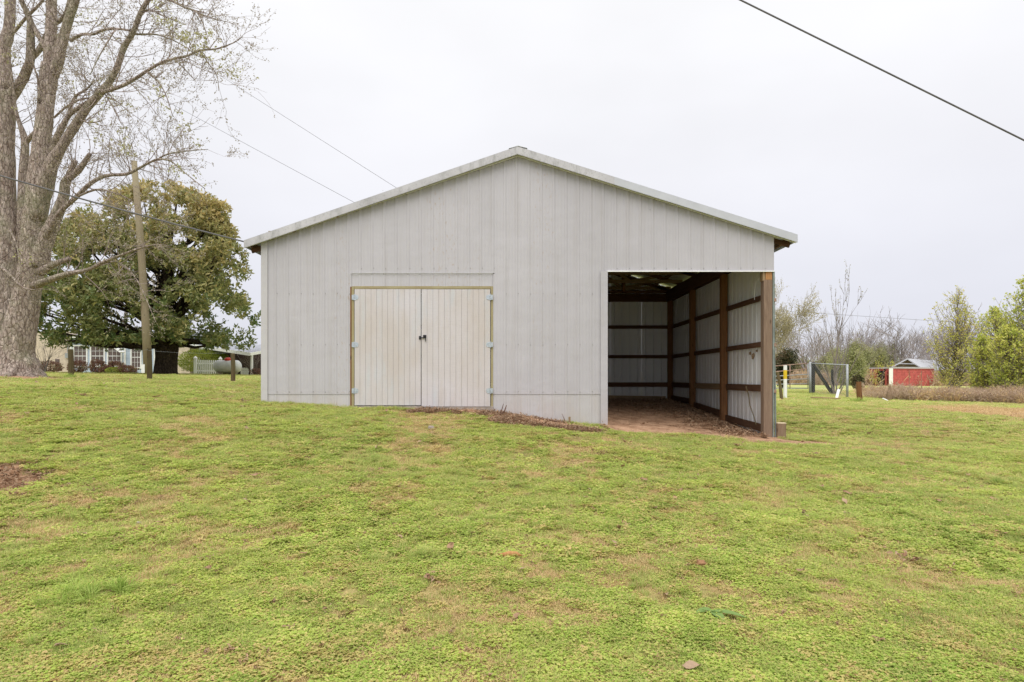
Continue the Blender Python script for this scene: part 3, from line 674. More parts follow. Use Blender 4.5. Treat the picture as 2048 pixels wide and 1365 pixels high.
def gen_tree(name, loc, height, radius, label, cat, bark, prm, leaf=None, leaf_size=.1, per_tip=6, spread=.25, group=None, stems=1, depth=4, leafpart='leaves', lean=0, aspect=.6, tintfn=None):
    rnd.seed(sum(ord(ch)*(k_+3) for k_, ch in enumerate(label))); t = thing(name, loc, label, cat, group); m = MB(); tips = []; prm = dict(prm, top=depth)
    loc = Vector(loc)
    for s in range(stems):
        d = Vector((rnd.uniform(-1,1)*lean, rnd.uniform(-1,1)*lean, 1)).normalized()
        grow(m, loc+Vector((rnd.uniform(-1,1)*.12*(stems > 1), rnd.uniform(-1,1)*.12*(stems > 1), -.15)), d, height*prm.get('trunk', .42), radius*(1 if stems == 1 else rnd.uniform(.5,1)), depth, tips, prm)
    part('trunk', m, bark, t, smooth=True)
    if leaf is not None and tips:
        a = np.array([list(x[0]) for x in tips]); a = np.repeat(a, per_tip, 0) + rng.normal(size=(len(a)*per_tip, 3))*spread
        ti = None
        if tintfn: ti = tintfn(a)
        link(leafpart, fan_mesh(leafpart, a, None, leaf_size, leaf, aspect=aspect, parent=t, tint=ti), t)
    return t, tips

# ------------------------------------------------------------------ the big maple on the left
YM = 16.0
maple = thing('maple_tree', GP(40, YM), 'huge old maple with flaking bark and two trunks by the left edge', 'tree')
trunk_m, limb_m, twig_m = MB(), MB(), MB()
def ml(pts, dy0=0, dy1=0, m=None, n=8, wob=.05, sub=3):
    """limb traced as (px, py, width px); dy shifts its depth along the way"""
    k = len(pts); out_ = []; rr = []
    for i, (x, y, w_) in enumerate(pts):
        Y = YM + dy0 + (dy1-dy0)*i/(k-1); out_.append(P(x, y, Y)); rr.append(w_/2/F*Y)
    # smooth
    op, orr = [], []
    for i in range(k-1):
        p0 = out_[max(i-1,0)]; p1 = out_[i]; p2 = out_[i+1]; p3 = out_[min(i+2,k-1)]
        for s in range(sub):
            t = s/sub; op.append(.5*((2*p1)+(p2-p0)*t+(2*p0-5*p1+4*p2-p3)*t*t+(3*p1-3*p2+p3-p0)*t*t*t)); orr.append(rr[i]+(rr[i+1]-rr[i])*t)
    op.append(out_[-1]); orr.append(rr[-1])
    (m or limb_m).tube(op, orr, n, wob=wob); return op, orr
paths = []
T = lambda *a, **k: ml(*a, m=trunk_m, n=20, wob=.05, sub=5, **k)
T([(34,775,130),(36,752,98),(36,738,74),(33,705,62),(41,650,56),(52,600,48),(62,540,44),(66,470,41),(75,400,41),(78,350,38),(84,280,31),(93,200,29),(100,130,31)])
T([(-10,775,100),(-4,745,76),(2,690,62),(6,600,56),(9,500,46),(9,400,38),(8,300,36),(11,220,34),(13,185,33)], dy0=.5, dy1=.6)
limb = []
def LB(pts, dy0=0, dy1=0, big=False):
    r_ = ml(pts, dy0, dy1, n=(12 if big else 7), wob=(.07 if big else .05)); limb.append(r_); return r_
LB([(100,150,26),(101,80,21),(103,30,19),(103,-60,17),(108,-160,12),(112,-280,6)], 0, .4, True)
LB([(105,150,22),(117,123,19),(126,79,18),(138,38,16),(152,-2,14),(168,-70,11),(190,-170,7),(205,-260,3)], 0, -.6, True)
LB([(13,190,30),(5,110,26),(18,60,20),(20,0,18),(15,-90,14),(0,-200,8)], .6, .9, True)
LB([(20,195,22),(38,172,18),(52,145,17),(60,118,16),(61,60,13),(57,30,10),(42,0,9),(30,-60,6)], .6, -.2, True)
LB([(60,118,13),(80,98,11),(97,60,7),(124,38,8),(136,12,7),(150,-60,4)], .4, -.2)
LB([(40,-5,9),(55,28,9),(72,62,9),(88,92,9),(98,112,8)], .3, 0)
LB([(0,90,8),(30,62,6),(52,36,6),(80,8,5),(110,-30,3)], .8, .2)
LB([(44,540,18),(44,440,18),(47,350,17),(50,286,14),(40,250,8),(31,220,7),(26,170,4),(20,120,2)], .7, .2)
LB([(50,290,10),(60,276,9),(74,262,9)], .6, .2)
LB([(78,205,5),(76,160,4),(70,140,3),(60,100,2)], -.2, -.5)
LB([(74,440,26),(86,385,32),(102,331,25),(123,296,18),(146,258,17),(176,214,15),(205,182,14),(223,158,12),(234,135,11),(249,94,11),(267,64,10),(281,26,9),(302,-8,8),(330,-50,5),(350,-110,3)], -.1, -1.4, True)
LB([(205,184,10),(214,182,8),(249,170,7),(290,145,6),(322,126,5.5),(352,117,5),(378,111,4),(401,101,4),(434,98,3),(469,85,2),(486,73,1)], -.9, -2.0)
LB([(84,410,14),(97,350,15),(100,325,14),(108,287,13),(123,258,12),(138,231,9),(160,214,8),(190,196,8),(206,186,6)], .3, -.6)
LB([(138,232,6),(144,205,5),(155,190,5),(173,179,4),(190,160,2)], .1, -.6)
LB([(108,236,4),(130,216,4),(158,200,4),(190,196,3)], 0, -.4)
LB([(80,530,34),(87,495,30),(106,447,24),(126,399,20),(130,369,17),(138,352,13),(145,335,10),(151,322,9)], -.2, -.6, True)
LB([(134,360,12),(146,352,11),(158,340,12),(170,324,10),(180,308,8)], -.5, -.8)
LB([(92,475,12),(104,450,12),(123,421,10),(152,395,9),(180,368,8),(211,352,7),(252,349,6),(278,337,5),(300,325,4),(316,319,4),(340,322,3),(366,343,2),(410,378,1.5)], -.4, -2)
LB([(314,320,3),(337,308,3),(381,302,2),(416,299,1)], -1.5, -2)
LB([(150,396,5),(190,380,4),(225,385,3),(260,400,2),(290,430,1)], -.8, -1.6)
LB([(70,572,20),(84,566,15),(129,550,11),(174,541,8),(200,528,7),(239,512,6),(274,499,4),(310,490,2),(340,492,1)], -.3, -2)
LB([(80,545,18),(106,530,12),(139,518,9)], -.4, -.7)
LB([(200,528,4),(232,524,3),(258,540,3),(281,573,2),(303,624,1.5),(312,645,1)], -1, -1.8)
LB([(141,82,7),(164,69,5.5),(187,69,5),(211,59,5),(252,60,4),(272,69,4),(316,70,3),(366,91,2),(390,110,1)], -.2, -1.4)
LB([(300,-5,5),(337,0,4.5),(369,15,4),(395,26,3),(410,59,2),(419,88,1)], -1.2, -2)
LB([(395,26,3),(428,38,2),(454,44,1)], -1.5, -2)
LB([(294,145,3),(313,160,3),(328,182,2),(337,205,2),(346,234,1)], -1.4, -1.7)
LB([(401,104,2.4),(416,126,2),(434,152,1.6),(437,182,1)], -1.6, -1.8)
LB([(349,120,2.4),(369,138,2),(390,161,1)], -1.6, -1.8)
LB([(211,190,3),(229,220,2.5),(243,249,1.5)], -.9, -1.2)
LB([(281,28,4),(300,20,3),(330,34,2.5),(355,44,1.5)], -1, -1.4)
LB([(160,240,3),(178,246,3),(200,243,2)], -.6, -.8)
LB([(20,460,4),(36,500,3),(40,560,2)], -1.0, -1.4)
LB([(-20,520,7),(15,545,5),(45,575,4),(70,580,2)], -1.0, -2)
LB([(230,60,3),(200,110,2.5),(180,150,1.5)], -.8, -1.2)
# twigs
buds = []
tw_prm = dict(n=[0,2,3,3], wig=.16, taper=.45, rs=.6, ang=(.35,.9), len=(.55,.85), lo=.25, up=.04, rmin=.0035)
for (op, rr) in limb:
    for i in range(2, len(op)):
        if rr[i] > .10: continue
        den = .9 if rr[i] > .06 else 1.6
        if rnd.random() < .22: continue
        for _ in range(int(den + rnd.random())):
            t_ = rnd.random(); p = op[i-1].lerp(op[i], t_)
            d0 = (op[i]-op[i-1]).normalized(); a = Vector((rnd.gauss(0,1), rnd.gauss(0,.8), rnd.gauss(0,1)+.15)); a = (a - d0*a.dot(d0)).normalized()
            d = (d0*rnd.uniform(.2,.9)+a).normalized(); tips = []
            Lx = rnd.uniform(.35, 1.1)*(1 if rr[i] > .025 else .62); grow(twig_m, p, d, Lx, min(.012, rr[i]*.7), 2 if Lx > .5 else 1, tips, tw_prm); buds += tips
part('trunk', trunk_m, M['maple_bark'], maple, smooth=True); part('limbs', limb_m, M['maple_bark'], maple, smooth=True)
part('twigs', twig_m, M['maple_twig'], maple, smooth=True)
ba = np.array([list(b[0]) for b in buds]); keep = rng.random(len(ba)) < .6; ba = ba[keep]; ba = np.repeat(ba, 4, 0) + rng.normal(size=(len(ba)*4, 3))*.03
bt = np.where(vnoise(ba[:,0], ba[:,2], .6, 4) > .80, rng.uniform(.5,1,len(ba)), rng.uniform(0,.35,len(ba)))
link('buds', fan_mesh('buds', ba, None, np.where(bt > .45, .065, .042)*rng.uniform(.7,1.2,len(ba)), M['bud'], .6, bt, parent=maple), maple)
# root flare
fm = MB()
for ax_, ln in ((-.3,.8),(.35,.95),(1.0,.7),(-1.2,.8),(1.6,.62),(2.6,.6)):
    b0 = P(40,740,YM); d = Vector((math.sin(ax_), -math.cos(ax_), 0)); pts = []
    for k, (s, z_, r_) in enumerate(((.08,.50,.32),(.35,.20,.26),(.6*min(1,ln),.04,.18),(ln,-.04,.10),(ln+.2,-.12,.04))):
        q = b0 + d*s; pts.append(Vector((q.x, q.y, h1(q.x, q.y)+z_)))
    fm.tube(pts, [.20,.15,.09,.05,.02], 10, wob=.1)
part('root', fm, M['maple_bark'], maple, smooth=True)

# ------------------------------------------------------------------ magnolia
YG = 30.0; mg0 = GP(332, YG)
mag = thing('magnolia_tree', mg0, 'broad dense magnolia with olive and rusty leaves before the blue house', 'tree')
tm = MB(); tm.tube([mg0+Vector((0,0,-.2)), mg0+Vector((0,0,.15)), mg0+Vector((.02,0,.8)), mg0+Vector((0.05,0,1.6)), mg0+Vector((.0,0,3.5)), mg0+Vector((.1,0,6.0)), mg0+Vector((.2,0,8))],
                  [.62,.52,.48,.55,.34,.18,.05], 14, wob=.06)
crown_c = P(302, 545, YG)
def crown_r(th, z):    # half-width of the crown at height z above its base, by pixel row
    rows = np.array([366,385,410,440,480,520,560,600,640,670,690,705]); lx = np.array([300,262,222,180,118,96,84,76,68,66,74,150]); rx = np.array([340,385,428,440,468,482,505,522,526,515,495,430])
    return rows, lx, rx
rows, lxs, rxs = crown_r(0, 0)
pts_ = []; nr_ = []; ti_ = []
nW = 6400; cnt = 0
while cnt < nW:
    py = rnd.uniform(366, 692); l_ = np.interp(py, rows, lxs); r_ = np.interp(py, rows, rxs)
    ww_ = (vnoise([py*.9],[7.],24,3)[0]-.5)*64; l_ += ww_-8; r_ += 10+ (vnoise([py*.9],[17.],21,5)[0]-.62)*70
    if rnd.random() > (r_-l_)/450: continue
    cx = (l_+r_)/2; hw = (r_-l_)/2; hwz = hw/F*YG*.85
    a = rnd.uniform(0, 2*math.pi); s = rnd.random()**.33
    x = (cx-1024+hw*math.cos(a)*s)/F*YG; y = YG + hwz*math.sin(a)*s; z = CZ-(py-HZ)/F*YG
    # gaps between boughs
    g_ = float(vnoise([x+y*.6], [z*1.25-y*.2], .95, 9)[0])
    g2_ = float(vnoise([x*1.1-y*.5], [z*1.3+y*.6], .42, 19)[0])
    if g_*.6+g2_*.4 < .475: continue
    if y > YG+1.5 and rnd.random() < .5: continue
    pts_.append((x, y, z)); nr_.append((math.cos(a)*.8, math.sin(a)*.8, .55)); 
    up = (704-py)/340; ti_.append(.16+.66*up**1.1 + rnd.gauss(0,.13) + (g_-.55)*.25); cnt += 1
for i in range(0, len(pts_), 90):
    q = Vector(pts_[i]); base = mg0+Vector((0,0,rnd.uniform(1.4, max(1.6, q.z-mg0.z-1.0)))); mid = base.lerp(q, .5)+Vector((0,0,-.25)); tm.tube([base, mid, q], [.11,.07,.02], 5)
for px, py in ((180,690),(120,684),(245,686),(440,690),(400,684)):
    q = P(px, py, YG+rnd.uniform(-2,1)); tm.tube([mg0+Vector((0,0,1.5)), (mg0+Vector((0,0,1.5))).lerp(q,.5)+Vector((0,0,.1)), q], [.2,.13,.05], 7)
part('trunk', tm, M['dark_bark'], mag, smooth=True)
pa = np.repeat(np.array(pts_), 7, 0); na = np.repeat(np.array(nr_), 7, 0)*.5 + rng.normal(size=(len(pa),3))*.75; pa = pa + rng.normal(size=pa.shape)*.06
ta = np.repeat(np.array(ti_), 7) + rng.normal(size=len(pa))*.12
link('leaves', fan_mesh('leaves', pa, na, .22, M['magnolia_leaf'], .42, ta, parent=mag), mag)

# ------------------------------------------------------------------ poles, posts, wires on the left
YP = 26; pb = GP(297, YP)
pole = thing('utility_pole', pb, 'tall leaning bare wooden utility pole in front of the magnolia', 'utility pole')
part('pole', MB().tube([pb+Vector((0,0,-.2)), P(291,640,YP), P(281,480,YP), P(268,323,YP)], [.165,.155,.135,.11], 12, wob=.02), M['pole_wood'], pole, smooth=True)
part('tag_plate', MB().box(pb.x-.20,pb.x-.06,pb.y-.17,pb.y-.16,pb.z+.1,pb.z+.45), M['white'], pole)
for px, top, wd, lab in ((142,699,.16,'grey wooden fence post right of the maple trunk'), (299,696,.145,'brown wooden fence post at the foot of the utility pole'), (466,707,.135,'dark wooden fence post in front of the white propane tank')):
    b = GP(px, 20); z1 = P(px, top, 20).z
    solo('fence_post', MB().tube([b+Vector((0,0,-.2)), b+Vector((.005,0,.5)), Vector((b.x-.01, 20, z1-.03)), Vector((b.x-.01, 20, z1))], [wd/2*1.05, wd/2, wd/2*.97, wd/2*.8], 9, wob=.04), M['fence_wood'], b, lab, 'fence post', 'wooden posts of the yard fence', smooth=False)
def wire(name, pts, r, label, cat='wire', mat='cable', group=None, sag=0):
    m = MB(); pts = [Vector(p) for p in pts]
    if len(pts) == 2:
        a, b = pts; pts = [a.lerp(b, i/24) - Vector((0,0,sag*4*(i/24)*(1-i/24))) for i in range(25)]
    m.tube(pts, r, 6); return solo(name, m, M[mat], pts[0], label, cat, group)
a, b = P(0,338,11), P(489,484,11.75); wire('service_cable', [a+(a-b)*1.2, b], .014, 'dark service cable running from the upper left edge to the barn eave', 'cable', sag=.12)
a, b = P(111,83,26), P(706,404,22); wire('power_wire', [a+(a-b)*.5, b+(b-a)*.7], .006, 'lower thin grey wire crossing the sky above the magnolia to the roof', 'wire', 'cable', 'thin wires over the barn')
a, b = P(281,50,26), P(791,375,22); wire('power_wire', [a+(a-b)*.6, b+(b-a)*.7], .006, 'upper thin grey wire crossing the sky to the barn roof', 'wire', 'cable', 'thin wires over the barn')
a, b = P(1480,0,8.6), P(2048,281,8.6); wire('power_cable', [a+(a-b)*1.2, b+(b-a)*.5], .0125, 'thick dark cable slanting down across the upper right sky', 'cable')
a, b = P(1500,618,60), P(1850,641,64); wire('power_wire', [a+(a-b)*.6, b+(b-a)*.2], .013, 'faint far wire behind the small bare tree right of the barn', 'wire')
for k, (z1, z2) in enumerate(((.93,.95),)):
    for (pxa, pxb, lb) in ((142,299,'thin fence wire between the grey post and the pole post'), (299,466,'thin fence wire between the pole post and the tank post')):
        a = GP(pxa, 20)+Vector((0,-.08,z1)); b = GP(pxb, 20)+Vector((0,-.08,z2)); wire('fence_wire', [a, b], .0025, lb, 'wire', 'galv', 'wires of the yard fence', .05)

# ------------------------------------------------------------------ house behind the magnolia
YH = 42.0
def hx(px, Y=YH): return (px-1024)/F*Y
def hz_(py, Y=YH): return CZ-(py-HZ)/F*Y
gb = GP(260, YH)
house = thing('house', gb, 'pale blue sided house with white trimmed windows behind the magnolia', 'house')
x0, x1, zb_, zt_ = hx(140), hx(350), gb.z-.3, hz_(676)
part('wall', MB().box(x0, x1, YH+.02, YH+8, zb_, zt_), M['blue_siding'], house)
wins = [(149,173,693,732), (183,208,693,732), (217,242,693,732), (264,281,695,735)]
sd = MB(); z = zb_+.1
wr = [(hx(a)-.09, hx(b)+.09, hz_(d)-.09, hz_(c)+.09) for a, b, c, d in wins]
while z < zt_-.05:
    xs = [x0]
    for (a, b, c, d) in wr:
        if z+.11 > c and z < d: xs += [a, b]
    xs.append(x1)
    for i in range(0, len(xs), 2):
        xa, xb = xs[i], xs[i+1]
        sd.add([(xa,YH,z),(xb,YH,z),(xb,YH+.018,z+.115),(xa,YH+.018,z+.115),(xa,YH+.019,z),(xb,YH+.019,z)], [(0,1,2,3),(0,4,5,1)])
    z += .12
o = part('siding', sd, M['blue_siding'], house); o['kind'] = 'stuff'
for a, b, c, d in wins:
    xa, xb, za, zb2 = hx(a), hx(b), hz_(d), hz_(c); wn = thing('window', (0,0,0), None, None); wn.parent = house; wn.location = Vector((xa, YH, za))-wloc(house)
    part('frame', MB().box(xa-.09,xb+.09,YH-.05,YH+.015,zb2,zb2+.09).box(xa-.09,xb+.09,YH-.05,YH+.015,za-.09,za).box(xa-.09,xa,YH-.05,YH+.015,za,zb2).box(xb,xb+.09,YH-.05,YH+.015,za,zb2), M['white'], wn)
    mm = MB()
    for k in (1,2): x = xa+(xb-xa)*k/3; mm.box(x-.008,x+.008,YH-.02,YH-.005,za,zb2)
    for k in (1,2,3): z = za+(zb2-za)*k/4; mm.box(xa,xb,YH-.022,YH-.006,z-.008-(k==2)*.014,z+.008+(k==2)*.014)
    part('muntin', mm, M['white'], wn); part('pane', MB().box(xa,xb,YH-.002,YH+.012,za,zb2), M['glass'], wn)
cb = MB()
for px in (142,250,288,310): cb.box(hx(px)-.07,hx(px)+.07,YH-.03,YH-.001,zb_,zt_)
part('corner_board', cb, M['white'], house)
part('gutter', MB().box(x0-.3, x1+.3, YH-.45, YH-.33, zt_-.02, zt_+.12), M['white'], house)
part('roof', MB().add([(x0-.4,YH-.4,zt_+.12),(x1+.1,YH-.4,zt_+.12),(x1+.1,YH+4,zt_+.7),(x0-.4,YH+4,zt_+.7),(x0-.4,YH+8.4,zt_+.1),(x1+.1,YH+8.4,zt_+.1)], [(0,1,2,3),(3,2,5,4),(0,3,4),(1,5,2)]), M['shingle'], house)
part('porch_hood', MB().beam((hx(236),YH-.6,hz_(692)), (hx(256),YH-.6,hz_(706)), .5, .06), M['white'], house)
# beige masonry wing at left
part('masonry_wing', MB().box(hx(-40), hx(139), YH+.6, YH+7, zb_, hz_(662)), M['brickbeige'], house)
part('meter_box', MB().box(hx(120), hx(131), YH+.45, YH+.6, hz_(716), hz_(706)).tube([(hx(125),YH+.5,hz_(704)),(hx(125),YH+.5,hz_(680))], .04, 6), M['galv'], house)
part('wing_window', MB().box(hx(98), hx(106), YH+.55, YH+.6, hz_(740), hz_(718)), M['glass'], house)
# right: grey-beige gable wing and carport roof
part('gable_wing', MB().box(hx(352), hx(398), YH-1.2, YH+.0, zb_, hz_(694)), M['brickbeige'], house)
part('wing_siding', MB().box(hx(351), hx(362), YH-1.25, YH-1.21, hz_(740), hz_(700)), M['blue_siding'], house)
ra, rb, rc, rd_ = P(378,689,41), P(500,707,35), P(575,694,40), P(400,680,46)
ca = thing('carport', GP(470, 36), 'low grey roofed carport with white fascia beyond the picket fence', 'carport')
part('roof', MB().add([ra, rb, rc, rd_, ra-Vector((0,0,.08)), rb-Vector((0,0,.08)), rc-Vector((0,0,.08)), rd_-Vector((0,0,.08))], [(0,1,2,3),(7,6,5,4),(0,4,5,1),(1,5,6,2),(2,6,7,3),(3,7,4,0)]), M['shingle'], ca)
part('fascia', MB().beam(ra+Vector((0,-.05,-.05)), rb+Vector((0,-.05,-.05)), .04, .18), M['white'], ca)
part('fascia', MB().beam(rb+Vector((.03,-.03,-.05)), rc+Vector((.03,-.03,-.05)), .04, .16), M['white'], ca)
for q in (rb, rc, ra): g_ = h1(q.x, q.y); part('post', MB().box(q.x-.05,q.x+.05,q.y+.2,q.y+.3,g_-.1,q.z-.08), M['white'], ca)
part('back_wall', MB().box(hx(400,44), hx(600,44), 44, 44.2, .8, hz_(700,44)), M['painted_shade'], ca)  # dark sheet painting the shade under the carport roof

# picket fence: each picket a part
fa, fb = GP(391, 35.5), GP(441, 36.2)
def picket_fence(a, b, name_lab, n, hgt, posts=True):
    f = thing('picket_fence', a, name_lab, 'fence'); d = (b-a); dn = d.normalized()
    pk = MB(); pk.add([(-.035,-.012,0),(.035,-.012,0),(.035,-.012,hgt-.05),(0,-.012,hgt),(-.035,-.012,hgt-.05),(-.035,.012,0),(.035,.012,0),(.035,.012,hgt-.05),(0,.012,hgt),(-.035,.012,hgt-.05)],
        [(0,1,2,3,4),(9,8,7,6,5),(0,5,6,1),(1,6,7,2),(2,7,8,3),(3,8,9,4),(4,9,5,0)]); pm2 = pk.mesh('picket', M['white'])
    for i in range(n):
        q = a.lerp(b, (i+.5)/n); link('picket', pm2, f, Vector((q.x, q.y, h1(q.x,q.y)+.03))-a)
    for z in (.2, hgt*.78): part('rail', MB().beam(a+Vector((0,.03,z)), b+Vector((0,.03,z)), .03, .08), M['white'], f)
    if posts:
        for q in (a, b):
            part('post', MB().box(q.x-.07,q.x+.07,q.y-.07,q.y+.07,q.z-.1,q.z+hgt+.1).add([(q.x-.09,q.y-.09,q.z+hgt+.1),(q.x+.09,q.y-.09,q.z+hgt+.1),(q.x+.09,q.y+.09,q.z+hgt+.1),(q.x-.09,q.y+.09,q.z+hgt+.1),(q.x,q.y,q.z+hgt+.24)],[(0,1,4),(1,2,4),(2,3,4),(3,0,4),(3,2,1,0)]), M['white'], f)
    return f
picket_fence(fa, fb, 'white picket fence section between the round hedge and the tank', 12, .80)
picket_fence(GP(481, 37), GP(497, 37), 'short low white picket fence piece right of the tank', 5, .42, False)
# propane tank
YT = 34.0; tb = GP(455, YT); tk = thing('propane_tank', tb, 'white horizontal propane tank with red cap beside the picket fence', 'propane tank')
r_ = .335; L_ = .74; zc = tb.z+.12+r_; pts = []; rad = []
for i in range(9): a = math.pi/2*i/8; pts.append((tb.x-L_+r_*.75-r_*.75*math.cos(a), YT, zc)); rad.append(max(.01, r_*math.sin(a)))
for i in range(8, -1, -1): a = math.pi/2*i/8; pts.append((tb.x+L_-r_*.75+r_*.75*math.cos(a), YT, zc)); rad.append(max(.01, r_*math.sin(a)))
part('tank_body', MB().tube(pts, rad, 24), M['tank'], tk, smooth=True)
part('cap', MB().tube([(tb.x+.02, YT, zc+r_-.03), (tb.x+.02, YT, zc+r_+.08), (tb.x+.02, YT, zc+r_+.15)], [.17,.17,.08], 14), M['red'], tk)
for dx in (-.4,.4): part('foot', MB().box(tb.x+dx-.06,tb.x+dx+.06,YT-.2,YT+.2,tb.z-.1,zc-r_*.8), M['concrete'], tk)

def shrub(name, px, Y, wpx, top, mat, label, cat='shrub', n=2600, size=.06, group=None, stems=True, asp=.6):
    b = GP(px, Y); hw = wpx/2/F*Y; ht = CZ-(top-HZ)/F*Y-b.z; t = thing(name, b, label, cat, group)
    a = rng.normal(size=(n,3)); a /= np.linalg.norm(a, axis=1)[:,None]; s = rng.random(n)**.25
    bump_ = .84 + .32*vnoise(a[:,0]*2+px, a[:,2]*2+a[:,1], .55, 3)
    p = np.c_[a[:,0]*s*hw*bump_, a[:,1]*s*hw*bump_*.9, ht*.52 + a[:,2]*s*ht*.5*bump_]; p[:,2] = np.maximum(p[:,2], .03)
    ti = rng.uniform(0,1,n)*.7 + (vnoise(p[:,0], p[:,2], .3, 6)-.3)*.5
    link('leaves', fan_mesh('leaves', p+np.array([b.x,b.y,b.z]), a, size, mat, asp, ti, parent=t), t)
    m = MB()
    for k in range(9):
        an = rnd.uniform(0, 6.3); m.tube([b+Vector((0,0,-.1)), b+Vector((math.cos(an)*hw*.4, math.sin(an)*hw*.4, ht*.5)), b+Vector((math.cos(an)*hw*.8, math.sin(an)*hw*.8, ht*.9))], [.025,.018,.008], 4)
    part('stems', m, M['dark_bark'], t); return t
shrub('round_hedge', 408, 38.5, 98, 699, M['hedge_leaf'], 'rounded yellow green hedge behind the white picket fence', 'hedge', 9000, .075)
for px, wp, top, lb in ((100,46,724,'red brown shrub near the maple base'),(155,34,722,'red brown shrub under the leftmost house window'),(196,30,721,'red brown shrub under the second house window'),(231,34,724,'red brown shrub under the third house window'),
                        (214,28,734,'low red brown shrub in front row under third window'),(254,40,733,'low red brown shrub under the narrow house window')):
    shrub('red_shrub', px, 40.3 if top < 730 else 38.8, wp, top, M['nandina_leaf'], lb, 'shrub', 1500, .085, 'red brown shrubs along the house')
shrub('green_shrub', 228, 38.4, 30, 736, M['hedge_leaf'], 'low green shrub between the red brown shrubs', 'shrub', 900, .07)
shrub('red_shrub', 512, 35, 22, 738, M['nandina_leaf'], 'small red brown shrub by the barn corner and bare bush', 'shrub', 500, .06)
bare_prm = dict(n=[0,3,3,4,3], wig=.14, taper=.5, rs=.62, ang=(.25,.75), len=(.55,.82), up=.06, rmin=.005, trunk=.5, lo=.25)
gen_tree('bare_shrub', GP(503, 36), 1.5, .02, 'leafless fan shaped bush in front of the carport', 'shrub', M['bare_bark'], dict(bare_prm, trunk=.55), stems=12, depth=2, lean=.55)
gen_tree('bare_shrub', GP(84, 30), 2.0, .025, 'leafless bush beside the maple base before the masonry wall', 'shrub', M['bare_bark'], dict(bare_prm, trunk=.55), stems=10, depth=2, lean=.6)
far_prm = dict(n=[0,2,4,4,5,4], wig=.12, taper=.5, rs=.6, ang=(.3,.8), len=(.55,.8), up=.05, rmin=.012, trunk=.40, lo=.3)
gen_tree('bare_tree', GP(262, 46), 18, .16, 'tall thin leafless tree rising behind the magnolia', 'tree', M['bare_bark'], dict(far_prm, n=[0,3,4,4,6,6], rmin=.018, trunk=.6, len=(.4,.55)), depth=4, lean=.02)

# ------------------------------------------------------------------ right side: gate, posts, shed
YGt = 29.0
def gpz(px, Y): return GP(px, Y)
def vpost(m, px, Y, top, r, n=10): b = GP(px, Y); m.tube([b+Vector((0,0,-.15)), Vector((b.x, Y, CZ-(top-HZ)/F*Y))], r, n); return m
gate = thing('tube_gate', GP(1619, YGt), 'rusty six rail tubular farm gate right of the barn', 'gate')
gx0 = P(1500,0,YGt).x; gx1 = P(1617,0,YGt).x
for k, (ya, yb) in enumerate(((737,727),(748,738.5),(756,749),(763.5,758),(770,768),(777,777))):
    part('rail', MB().tube([P(1500,ya,YGt), P(1617,yb,YGt)], .022, 8), M['rusty'] if k < 2 else M['galv'], gate, smooth=True)
for px in (1616,1580,1540,1501): part('upright', MB().tube([P(px,777,YGt-.03), P(px,727.5+(1617-px)*.085,YGt-.03)], .02, 8), M['rusty'] if px == 1580 else M['galv'], gate, smooth=True)
part('upright', MB().tube([P(1501,778,YGt-.03), P(1501,735,YGt-.03)], .02, 8), M['galv'], gate)
cf = thing('chain_link_panel', GP(1655, YGt), 'short chain link fence panel in a galvanised frame', 'fence')
m = MB(); vpost(m, 1620.5, YGt, 724, .055); part('pole', m, M['galv'], cf, smooth=True)
m = MB(); vpost(m, 1694.5, 27.3, 729, .05); part('pole', m, M['galv'], cf, smooth=True)
qa, qb = P(1620.5,727,YGt), P(1694.5,730.5,27.3); part('top_rail', MB().tube([qa, qb], .025, 8), M['galv'], cf, smooth=True)
m = MB(); ba_, bb_ = GP(1620.5, YGt), GP(1694.5, 27.3); LX = (bb_-ba_).length; cell = .085
def fpt(u, v): q = ba_.lerp(bb_, u); tz = (qa.lerp(qb, u)).z; return Vector((q.x, q.y, q.z+.04+(tz-q.z-.05)*v))
nu = int(LX/cell); nv = 16
for i in range(-nv, nu+1):
    for s in (1, -1):
        pts = []
        for j in range(nv+1):
            u = (i+j)/nu if s > 0 else (i+nv-j)/nu
            if 0 <= u <= 1: pts.append(fpt(u, j/nv))
        if len(pts) > 1: m.tube([pts[0], pts[-1]], .0026, 3, cap=False)
o = part('mesh', m, M['mesh_grey'], cf); o['kind'] = 'stuff'
br = thing('braced_post', GP(1625, YGt+.25), 'dark wooden corner post with black diagonal brace behind the chain link', 'post')
m = MB(); vpost(m, 1626, YGt+.25, 725, .09); part('post', m, M['black'], br)
part('brace', MB().beam(P(1627,731,YGt+.25), P(1664,787,YGt+.4), .115, .115), M['black'], br)
m = MB(); vpost(m, 1665, YGt+.5, 739, .07); part('post', m, M['black'], br)
b = GP(1570.5, 25.5); t = thing('marker_post', b, 'white round marker post with a yellow band near the gate', 'post')
def zz_(py, Y): return CZ-(py-HZ)/F*Y
for (a, c, mt, nm) in ((800,758.5,'white','shaft'),(758.3,740.8,'yellow','band'),(740.6,731,'white','cap')):
    m = MB(); m.tube([Vector((b.x,25.5,zz_(a,25.5))), Vector((b.x,25.5,zz_(c,25.5)))], .068, 16); part(nm, m, M[mt], t, smooth=False)
b = GP(1564, 23.8); solo('wooden_post', MB().tube([b+Vector((0,0,-.1)), P(1560,770,23.8), P(1555,744,23.8)], [.065,.06,.055], 8, wob=.06), M['fence_wood'], b, 'leaning grey wooden post left of the white marker post', 'post')
b = GP(1720, 23); solo('wooden_post', MB().tube([b+Vector((0,0,-.1)), P(1718,785,23), P(1717,764,23)], [.10,.095,.09], 9, wob=.06), M['wood_z'], b, 'thick dark brown wooden post right of the chain link panel', 'post')
